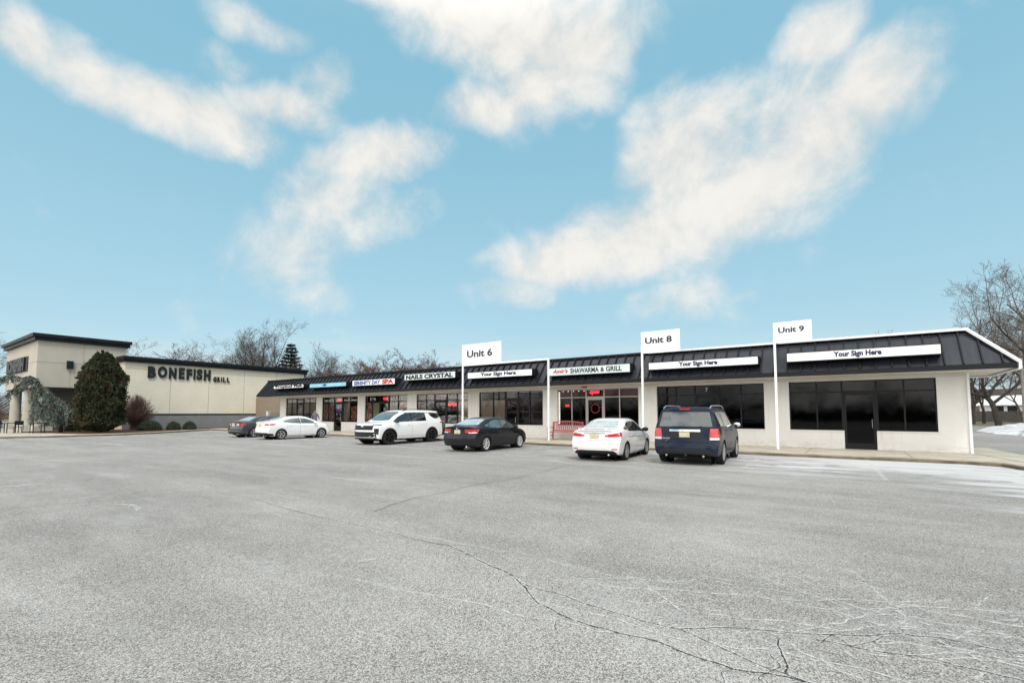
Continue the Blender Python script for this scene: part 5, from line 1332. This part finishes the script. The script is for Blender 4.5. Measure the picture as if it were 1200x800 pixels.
def grow(seed, H, trunk=.25, R0=.22, mains=5, ang=(18,42), kids=(6,6,5,3), thin=1., lean=(0,0), up=.10, wob=.16, lenf=(.42,.68)):
    """bare winter tree: returns trunk MB and crown MB"""
    rg = random.Random(seed); A, B_ = MB(), MB(); sides = (8,6,4,3,3,3)
    def br(p, d, L, r_, lev):
        n = (5,6,5,4,3,2)[min(lev,5)]; pts = [p.copy()]; rad = [r_]; q = p.copy()
        dd = d.copy()
        for i in range(n):
            dd = (dd + Vector((rg.gauss(0,wob),rg.gauss(0,wob),rg.gauss(0,wob)*.6+up))).normalized()
            q = q + dd*L/n; pts.append(q.copy()); rad.append(r_*(1-(.72 if lev else .35)*(i+1)/n))
        (A if lev <= 1 else B_).tube(pts, rad, sides[min(lev,5)], caps=False)
        if lev-1 >= len(kids): return
        cnt = mains if lev == 0 else kids[lev-1]
        for k in range(cnt):
            t = 1. if lev == 0 and k < 2 else (rg.uniform(.72,1.) if lev == 0 else .18+.82*(k+rg.random())/cnt)
            x = t*n; i = min(int(x), n-1); pp = pts[i].lerp(pts[i+1], x-i); bd = (pts[i+1]-pts[i]).normalized()
            a = R(rg.uniform(*ang) if lev == 0 else rg.uniform(24,58)); ax_ = bd.orthogonal().normalized()
            ax_.rotate(Matrix.Rotation(2*PI*(k+rg.random()*.6)/cnt + lev, 3, bd)); nd = bd.copy(); nd.rotate(Matrix.Rotation(a, 3, ax_))
            rr = rad[i]*(.62 if lev == 0 else .55)
            ll = (H*(1-trunk)*rg.uniform(.62,.82)) if lev == 0 else L*rg.uniform(*lenf)*(1.12-.5*t)
            br(pp, nd, ll, max(rr, .008*thin), lev+1)
    br(Vector((0,0,-.1)), Vector((lean[0],lean[1],1)).normalized(), H*trunk, R0, 0)
    return A, B_
TREES = {}
def tree_kind(key, **k):
    A, B_ = grow(**k)
    TREES[key] = A, B_
tree_kind('a', seed=11, H=15, thin=1.5, kids=(5,6,5,3)); tree_kind('b', seed=23, H=15, trunk=.12, mains=6, ang=(8,32), R0=.26, thin=1.5, kids=(5,6,5,3))
tree_kind('c', seed=37, H=15, trunk=.3, mains=4, ang=(15,50), kids=(6,6,5,3), thin=1.35, up=.06)
tree_kind('d', seed=51, H=9, trunk=.10, mains=9, ang=(10,48), R0=.16, kids=(7,6,5,3), thin=2.2, up=.08)
tree_kind('e', seed=77, H=17, trunk=.22, mains=6, ang=(25,62), R0=.36, kids=(8,6,6,4), thin=1.6, up=.05, wob=.13)
KH = dict(a=15, b=15, c=15, d=9, e=17)
TM = {}
for k_, (A, B_) in TREES.items():
    for sfx, (m1, m2) in {'': (M['bark'], M['twig']), 'r': (M['bark_brown'], M['twig_red'])}.items():
        TM[k_+sfx] = (A.mesh('trunk', m1, smooth=True), B_.mesh('crown', m2))
def bare_tree(key, x, y, H, rz, label, group='bare winter trees'):
    t = empty('bare_tree', (x,y,0), rz, label=label, cat='tree', group=group)
    a, b_ = TM[key]; s_ = H/(KH[key[0]]*1.02)
    for nm, me in (('trunk',a),('crown',b_)):
        o = link(nm, me, t); 
    k = 1.4 if key == 'dr' else 1.45 if (x < -78 and x > -95) else 1.
    t.scale = (s_*k,s_*k,s_)
    return t
TL = [('a',-104.3,10.6,18.0,.3,'bare tree at the left edge of the view, behind the restaurant tower'),
 ('c',-91,26.5,13.2,1.0,'low bare tree just right of the restaurant tower, first along the restaurant roof'),
 ('a',-88,29.2,13.3,2.2,'small bare tree second from the tower along the restaurant roof'),
 ('c',-85.6,31.5,13.4,3.1,'small bare tree third from the tower along the restaurant roof'),
 ('a',-80,32.6,13.8,4.0,'bare tree with upright forks above the letter H of the wall sign'),
 ('c',-83.5,36.3,14.3,5.1,'bare tree behind the word GRILL of the wall sign'),
 ('d',-82.5,33.6,12.6,2.0,'low dense bare tree above the letters NE of the wall sign'),
 ('d',-76.5,34.4,12.4,4.4,'low dense bare tree just left of the tallest tree, above the restaurant coping'),
 ('d',-66.5,41.5,10.8,3.4,'low dense bare tree just right of the tallest trees, half behind the spruce'),
 ('b',-71.9,34.9,16.6,.6,'tallest bare tree with several dark stems above the restaurant roof'),
 ('c',-72.3,39.5,16.6,1.9,'tall bare leaning tree between the tallest tree and the spruce'),
 ('b',-62.2,39.6,12.9,2.6,'bare tree just right of the spruce, above the corner of the shop roof'),
 ('dr',-61.2,42.6,9.4,.5,'small reddish bare tree above the left end of the shop roof'),
 ('dr',-59.5,43.9,9.3,1.5,'small reddish bare tree above the light blue sign box'),
 ('ar',-57.6,45.3,10.8,2.5,'reddish bare tree above the left part of the spa sign box'),
 ('dr',-55.7,46.7,11.0,3.5,'dense reddish bare tree above the right part of the spa sign box'),
 ('dr',-53.3,48.3,11.3,4.6,'dense reddish bare tree left above the nails sign box'),
 ('ar',-51.0,50.0,11.4,5.6,'reddish bare tree above the middle of the nails sign box'),
 ('dr',-50.6,53.0,10.5,.9,'reddish bare tree nearest the Unit 6 board'),
 ('dr',-58.6,46.5,10.2,2.2,'reddish bare tree in the second row above the light blue sign box'),
 ('dr',-54.5,50.5,11.6,1.2,'reddish bare tree in the second row above the gap between spa and nails signs'),
 ('c',-1.7,72.8,11.2,.9,'bare tree whose twig tips just show right of the Unit 9 board'),
 ('a',-12.6,66.1,10.2,2.9,'bare tree whose twig tips just show above the roof right of the Unit 8 board'),
 ('c',11.3,84.0,15.6,2.0,'bare tree directly above the right end of the shop roof'),
 ('e',13.6,76.4,17.0,3.3,'wide bare tree behind the right corner of the mansard roof'),
 ('e',14.0,56.5,17.2,.75,'large dark bare tree at the right edge leaning over the roof corner'),
 ('e',22.0,99.0,19.6,5.0,'far bare tree at the right edge, over the wooden fence'),
 ('a',16.9,104,15.5,1.2,'bare tree with a thick trunk seen under the eave, right of two trunks'),
 ('a',14.4,95.8,15.5,4.2,'bare tree with a thick trunk seen under the eave, close to the wall corner'),
 ('er',31.0,121,17.,2.2,'brownish bare tree standing behind the white house'),
 ('cr',24.0,118,14.,.2,'brownish bare tree between the fence and the house')]
for k_, x, y, H, rz, lb in TL: bare_tree(k_, x, y, H, rz, lb)

# wood added across the lot, out of view, for the shop glass to mirror
wr = random.Random(90); A_ = MB(); Bw = MB()
for k in range(30):
    a_, b__ = grow(seed=300+k, H=wr.uniform(8,13), kids=(4,4,2), mains=5, R0=.2, thin=4)
    ox, oy = -250+k*10.2+wr.uniform(-2,2), -62+wr.uniform(-3,3)
    for src in (a_, b__): A_.add([(p[0]+ox,p[1]+oy,p[2]) for p in src.v], src.f, 0)
def wf(r_):
    x_ = r_.uniform(-260,60); return (x_, -64+r_.gauss(0,1.5), abs(r_.gauss(0,1))*(1.7+noise.noise(Vector((x_*.08,0,0)))*.9))
leaf_cloud(A_, wf, 60000, .5, 91)
tag(A_.build('added_wood', M['bark']), label='bare wood added across the lot, out of view, to be mirrored in the dark shop windows', cat='wood', kind='stuff')

# spruce behind the restaurant roof
def spruce(loc, H, label):
    t = empty('spruce_tree', loc, label=label, cat='tree'); r_ = random.Random(6)
    tk = MB(); tk.tube([(0,0,0),(0,0,H)], [.22,.03], 8); tk.build('trunk', M['bark'], t, smooth=True)
    mb = MB(); z = 1.5
    while z < H-.2:
        Rm = (H-z)*.36+.3; n_ = 11
        for k in range(n_):
            a = 2*PI*k/n_ + r_.random(); L = Rm*r_.uniform(.7,1.1)
            for s_ in range(int(L*16)):
                u = (s_+r_.random())/(L*16); rad_ = u*L; zz = z - .12*u*L + .28*u*u*L + r_.gauss(0,.05)
                w_ = .28*(1-u)+.08; p = Vector((rad_*math.cos(a)-math.sin(a)*r_.gauss(0,w_*.5), rad_*math.sin(a)+math.cos(a)*r_.gauss(0,w_*.5), zz))
                aa = Vector((math.cos(a)+r_.gauss(0,.5),math.sin(a)+r_.gauss(0,.5),r_.gauss(-.3,.3))).normalized(); bb = aa.orthogonal().normalized(); q_ = .42*r_.uniform(.6,1.3)
                mb.add([p-bb*q_*.3,p+aa*q_,p+bb*q_*.3,p-aa*q_*.3], [(0,1,2,3)])
        z += .52
    mb.build('crown', M['spruce'], t)
spruce((-69.1,39.4,0), 12.3, 'dark spruce rising behind the right end of the restaurant roof')

def twig_bush(loc, H, R_, label, seed, n=900, mat=M['twig_red']):
    t = empty('bare_bush', loc, label=label, cat='bush'); r_ = random.Random(seed); mb = MB()
    for k in range(n):
        a = r_.uniform(0,2*PI); el = r_.uniform(.15,1.)**.8*PI/2; L = R_*1.02 if True else 1
        tip = Vector((math.cos(a)*math.cos(el)*R_, math.sin(a)*math.cos(el)*R_, .2+math.sin(el)*H))*r_.uniform(.72,1.03)
        mid = Vector((tip.x*.35+r_.gauss(0,.08), tip.y*.35+r_.gauss(0,.08), tip.z*.55))
        mb.tube([(r_.gauss(0,.15),r_.gauss(0,.15),0), mid, tip], [.014,.010,.006], 3, caps=False)
        for q in range(3):
            p = mid.lerp(tip, r_.uniform(.2,.95)); mb.tube([p, p+Vector((r_.gauss(0,.16),r_.gauss(0,.16),r_.uniform(.05,.3)))], [.008,.005], 3, caps=False)
    mb.build('twigs', mat, t)
twig_bush((-51.1,15.2,.14), 2.8, 1.75, 'rounded reddish-brown bare bush right of the big arborvitae', 31)
twig_bush((-80,9.5,0), 4.2, 5.0, 'wide brown thicket at the left edge behind the entrance columns', 33, n=1100)
def low_shrub(loc, rx, h_, label, seed):
    t = empty('low_shrub', loc, label=label, cat='shrub', group='low green shrubs under the wall letters'); mb = MB()
    def fn(r_):
        a = r_.uniform(0,2*PI); el = r_.uniform(0,PI/2); k = r_.uniform(.75,1.05)*(1+.15*noise.noise(Vector((a*2,el*3,seed))))
        return (rx*math.cos(a)*math.cos(el)*k, rx*.75*math.sin(a)*math.cos(el)*k, .05+h_*math.sin(el)*k)
    leaf_cloud(mb, fn, 3200, .07, seed, up=.3); mb.build('foliage', M['low'], t)
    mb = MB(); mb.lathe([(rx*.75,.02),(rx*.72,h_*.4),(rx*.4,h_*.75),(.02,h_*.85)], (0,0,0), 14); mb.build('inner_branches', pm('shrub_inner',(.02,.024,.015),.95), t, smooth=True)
low_shrub((-49.2,15.6,.14), 1.15, .75, 'leftmost and widest of the low green shrubs, beside the bare bush', 41)
low_shrub((-49.0,17.3,.14), .70, .62, 'middle one of the low green shrubs at the grey wall base', 42)
low_shrub((-49.1,18.6,.14), .68, .62, 'rightmost of the low green shrubs at the grey wall base', 43)

# ------------------------------------------------------------------ far right: fence, house, snow, pole
fo_ = Vector((10.5,140.5,0)); fe = Vector((42,95,0)); fd = (fe-fo_); FL_ = fd.length; fd.normalize()
fn_ = empty('wooden_fence', fo_, label='weathered grey-brown board fence beyond the lot on the right', cat='fence')
mb = MB(); k = 0; s_ = 0; rr_ = random.Random(2)
nn = Vector((-fd.y,fd.x,0))
while s_ < FL_:
    a = fd*s_; b_ = fd*(s_+.26); hh = 2.0+rr_.uniform(-.04,.04); o_ = nn*rr_.uniform(-.01,.01)
    mb.add([a+o_,b_+o_,b_+o_+Vector((0,0,hh)),a+o_+Vector((0,0,hh)),a+o_+nn*.03,b_+o_+nn*.03,b_+o_+nn*.03+Vector((0,0,hh)),a+o_+nn*.03+Vector((0,0,hh))],
           [(0,1,2,3),(7,6,5,4),(3,2,6,7),(0,3,7,4),(1,5,6,2)]); s_ += .285
mb.build('boards', M['fence'], fn_)
mb = MB(); mb.bar(Vector((0,0,.5))+nn*.08, fd*FL_+Vector((0,0,.5))+nn*.08,.06,.09); mb.bar(Vector((0,0,1.6))+nn*.08, fd*FL_+Vector((0,0,1.6))+nn*.08,.06,.09); mb.build('rails', M['fence'], fn_)
def house(loc, rz, w_, d_, h_, rh, wall, label, snow=False, win=()):
    t = empty('house', loc, rz, label=label, cat='house')
    mb = MB(); mb.box(-w_/2,w_/2,-d_/2,d_/2,0,h_); mb.add([(-w_/2,-d_/2,h_),(-w_/2,d_/2,h_),(-w_/2,0,h_+rh)],[(0,2,1)]); mb.add([(w_/2,-d_/2,h_),(w_/2,d_/2,h_),(w_/2,0,h_+rh)],[(0,1,2)]); mb.build('wall', wall, t)
    mb = MB(); e = .5
    for s_ in (-1,1):
        mb.add([(-w_/2-e,s_*(d_/2+e),h_-rh*e/(d_/2)),(w_/2+e,s_*(d_/2+e),h_-rh*e/(d_/2)),(w_/2+e,0,h_+rh),(-w_/2-e,0,h_+rh),
                (-w_/2-e,s_*(d_/2+e),h_-rh*e/(d_/2)+.18),(w_/2+e,s_*(d_/2+e),h_-rh*e/(d_/2)+.18),(w_/2+e,0,h_+rh+.18),(-w_/2-e,0,h_+rh+.18)],
               [(0,3,2,1),(4,5,6,7),(0,1,5,4),(1,2,6,5),(3,0,4,7)])
    mb.build('roof', M['snow'] if snow else M['shingle'], t)
    for (x, z, ww, wh) in win:
        mb = MB(); mb.box(x-ww/2,x+ww/2,-d_/2-.03,-d_/2-.003,z,z+wh); o = mb.build('window', M['ink'], t)
        f = MB(); f.box(x-ww/2-.1,x+ww/2+.1,-d_/2-.05,-d_/2-.031,z-.1,z); f.build('sill', M['trim_white'], o)
house((31,146,0), R(-35), 13, 9, 3.4, 1.9, M['house_white'], 'low white house with two dark windows behind the fence', snow=True, win=((-3.2,1.9,1.6,1.3),(-1.0,1.9,1.6,1.3),(3,1.9,1.4,1.3)))
house((27,164,0), R(-20), 12, 9, 4.5, 2.8, M['house_tan'], 'reddish-brown house seen through trunks behind the white house', win=((-2,2.2,1.2,1.4),(2,2.2,1.2,1.4)))
sn = MB(); r_ = random.Random(8)
outl = [(9.0,58.5),(9.3,52),(10.2,47.5),(13.5,47),(18,55),(24,75),(26,97),(20.3,97),(16,84),(12,70)]
cx_ = sum(p[0] for p in outl)/len(outl); cy_ = sum(p[1] for p in outl)/len(outl)
rings = [(1.,.0),(.93,.22),(.8,.36),(.55,.42),(.25,.46)]; vs = []
dense = []
for i in range(len(outl)):
    a, b_ = outl[i], outl[(i+1)%len(outl)]
    for q in range(5): dense.append((a[0]+(b_[0]-a[0])*q/5+r_.gauss(0,.15), a[1]+(b_[1]-a[1])*q/5+r_.gauss(0,.3)))
N_ = len(dense)
for f_, hz in rings:
    for (x, y) in dense: vs.append((cx_+(x-cx_)*f_, cy_+(y-cy_)*f_, hz*(1+.5*noise.noise(Vector((x*.5,y*.3,f_*3))))))
fs = [(i*N_+k, i*N_+(k+1)%N_, (i+1)*N_+(k+1)%N_, (i+1)*N_+k) for i in range(len(rings)-1) for k in range(N_)] + [tuple(range((len(rings)-1)*N_, len(rings)*N_))]
sn.add(vs, fs); tag(sn.build('snow_bank', M['snow'], smooth=True), label='long heap of old snow beside the drive on the right', cat='snow', kind='stuff')
pl_ = empty('utility_pole', (15.3,74.5,0), label='grey utility pole at the right edge, in front of the fence', cat='pole')
mb = MB(); mb.tube([(0,0,0),(0,0,9.5)], [.16,.12], 10); mb.build('pole', pm('pole_grey',(.22,.20,.18),.9,var=.2,vs=4), pl_)
mb = MB(); mb.bar((-1.1,0,8.9),(1.1,0,8.9),.09,.11); mb.build('crossarm', M['fence'], pl_)

# ------------------------------------------------------------------ sky, sun, camera
SUN = Vector((.52,-.48,.95)).normalized()
el_ = math.asin(SUN.z); az = math.atan2(SUN.x, SUN.y)
wd = bpy.data.worlds.new('World'); scene.world = wd; wd.use_nodes = True
t = NT(wd.node_tree); bg = t.nodes['Background']
sky = t.n('ShaderNodeTexSky', sky_type='NISHITA'); sky.sun_disc = False; sky.sun_elevation = el_; sky.sun_rotation = az
sky.air_density = 1.; sky.dust_density = 1.5; sky.ozone_density = 1.5
gen = t.n('ShaderNodeTexCoord').outputs['Generated']
def vm(op, a, b_=None):
    x = t.n('ShaderNodeVectorMath', operation=op); t.put(x.inputs[0], a)
    if b_ is not None:
        if isinstance(b_, (tuple, list, Vector)): x.inputs[1].default_value = b_
        else: t.put(x.inputs[1], b_)
    return x
wn = t.n('ShaderNodeTexNoise'); t.L.new(gen, wn.inputs['Vector']); wn.inputs['Scale'].default_value = 4.2; wn.inputs['Detail'].default_value = 3; wn.inputs['Roughness'].default_value = .6
v = t.n('ShaderNodeVectorMath', operation='MULTIPLY_ADD'); t.L.new(wn.outputs['Color'], v.inputs[0]); v.inputs[1].default_value = (.10,)*3
pre = vm('SUBTRACT', gen, (.05,)*3).outputs[0]; t.L.new(pre, v.inputs[2]); v = v.outputs[0]
cur = None
for (ax_, ay, az_, bx, by, bz, cx_, cy_, cz_, wt_) in CLOUDS:
    k1 = ax_*cx_+ay*cy_+az_*cz_; k2 = bx*cx_+by*cy_+bz*cz_
    d1 = t.math('SUBTRACT', vm('DOT_PRODUCT', v, (ax_,ay,az_)).outputs['Value'], k1); d2 = t.math('SUBTRACT', vm('DOT_PRODUCT', v, (bx,by,bz)).outputs['Value'], k2)
    rr_ = t.math('MULTIPLY_ADD', d1, d1, t.math('MULTIPLY', d2, d2))
    gg = t.math('MULTIPLY_ADD', rr_, -.55*wt_, wt_)
    cur = t.math('MAXIMUM', 0., gg) if cur is None else t.math('SMOOTH_MAX', cur, gg, .12)
gz = t.sep(gen)[2]; sy = t.sep(gen)[1]
# broken bright cloud added overhead and behind, out of view, to light walls and ground
nb_ = t.noise(gen, 1.9, 3, .6)
ovh = t.math('MULTIPLY', t.rng(nb_, .36,.58), t.rng(gz, .62, .85))
beh = t.math('MULTIPLY', t.rng(nb_, .30,.50), t.rng(sy, -.02,-.35))
fb_ = t.noise(gen, 8, 6, .62, .2)
fb2 = t.noise(gen, 3.2, 3, .6)
dens = t.math('ADD', cur, t.math('MULTIPLY', t.math('SUBTRACT', fb_, .5), 1.75))
dens = t.math('ADD', dens, t.math('MULTIPLY', t.math('SUBTRACT', fb2, .5), .5))
cl = t.rng(dens, .14, 1.16)
cl = t.math('MAXIMUM', t.math('MULTIPLY', cl, .90), t.math('MAXIMUM', t.math('MULTIPLY', ovh, .95), t.math('MULTIPLY', beh, .9)))
# thin haze bands near the horizon
hz = t.math('MULTIPLY', t.rng(t.noise(t.scl(gen,(1,1,9)), 2.2, 3, .6), .42,.68), t.math('MULTIPLY', t.rng(gz, .0, .05), t.rng(gz, .22, .10)))
cl = t.math('MAXIMUM', cl, t.math('MULTIPLY', hz, .22))
skyc = t.mix(t.rng(gz, .0, .62), SKY_HOR, SKY_TOP)
skyc = t.mix(t.rng(gz, .20, .0, 0, .65), skyc, SKY_HAZE)
skyc = t.mix(.85, t.mix(1., sky.outputs[0], SKY_TINT, 'MULTIPLY'), skyc)
shade = t.rng(fb_, .3,.7, .90, 1.06)
cc = t.mix(1., CLOUD_COL, shade, 'MULTIPLY')
cc = t.mix(t.math('MULTIPLY', t.math('MAXIMUM', t.rng(gz,.62,.85), t.rng(sy,-.05,-.5)), 1.), cc, CLOUD_FILL)
t.L.new(t.mix(cl, skyc, cc), bg.inputs['Color']); bg.inputs['Strength'].default_value = SKY_STR

sl_ = bpy.data.lights.new('sun', 'SUN'); sl_.energy = SUN_E; sl_.angle = R(12); sl_.color = (1,.955,.89)
so_ = bpy.data.objects.new('sun', sl_); col.objects.link(so_); so_.rotation_euler = SUN.to_track_quat('Z','Y').to_euler(); so_.location = SUN*60
cam = bpy.data.cameras.new('camera'); cam.sensor_width = 36; cam.lens = 36*560/1200; cam.shift_y = 49/1200; cam.clip_end = 6000; cam.clip_start = .05
co_ = bpy.data.objects.new('camera', cam); col.objects.link(co_); co_.location = (0,0,1.6)
co_.rotation_euler = (R(90+3.576), 0, R(35.35)); scene.camera = co_
scene.view_settings.view_transform = 'Standard'; scene.view_settings.look = 'None'; scene.view_settings.gamma = 1; scene.view_settings.use_curve_mapping = False
scene.view_settings.exposure = EXPO
wd.cycles.sampling_method = 'MANUAL'; wd.cycles.sample_map_resolution = 512
scene.cycles.max_bounces = 5; scene.cycles.diffuse_bounces = 3; scene.cycles.glossy_bounces = 3; scene.cycles.transparent_max_bounces = 12; scene.cycles.use_denoising = True; scene.cycles.use_adaptive_sampling = True; scene.cycles.adaptive_threshold = .02
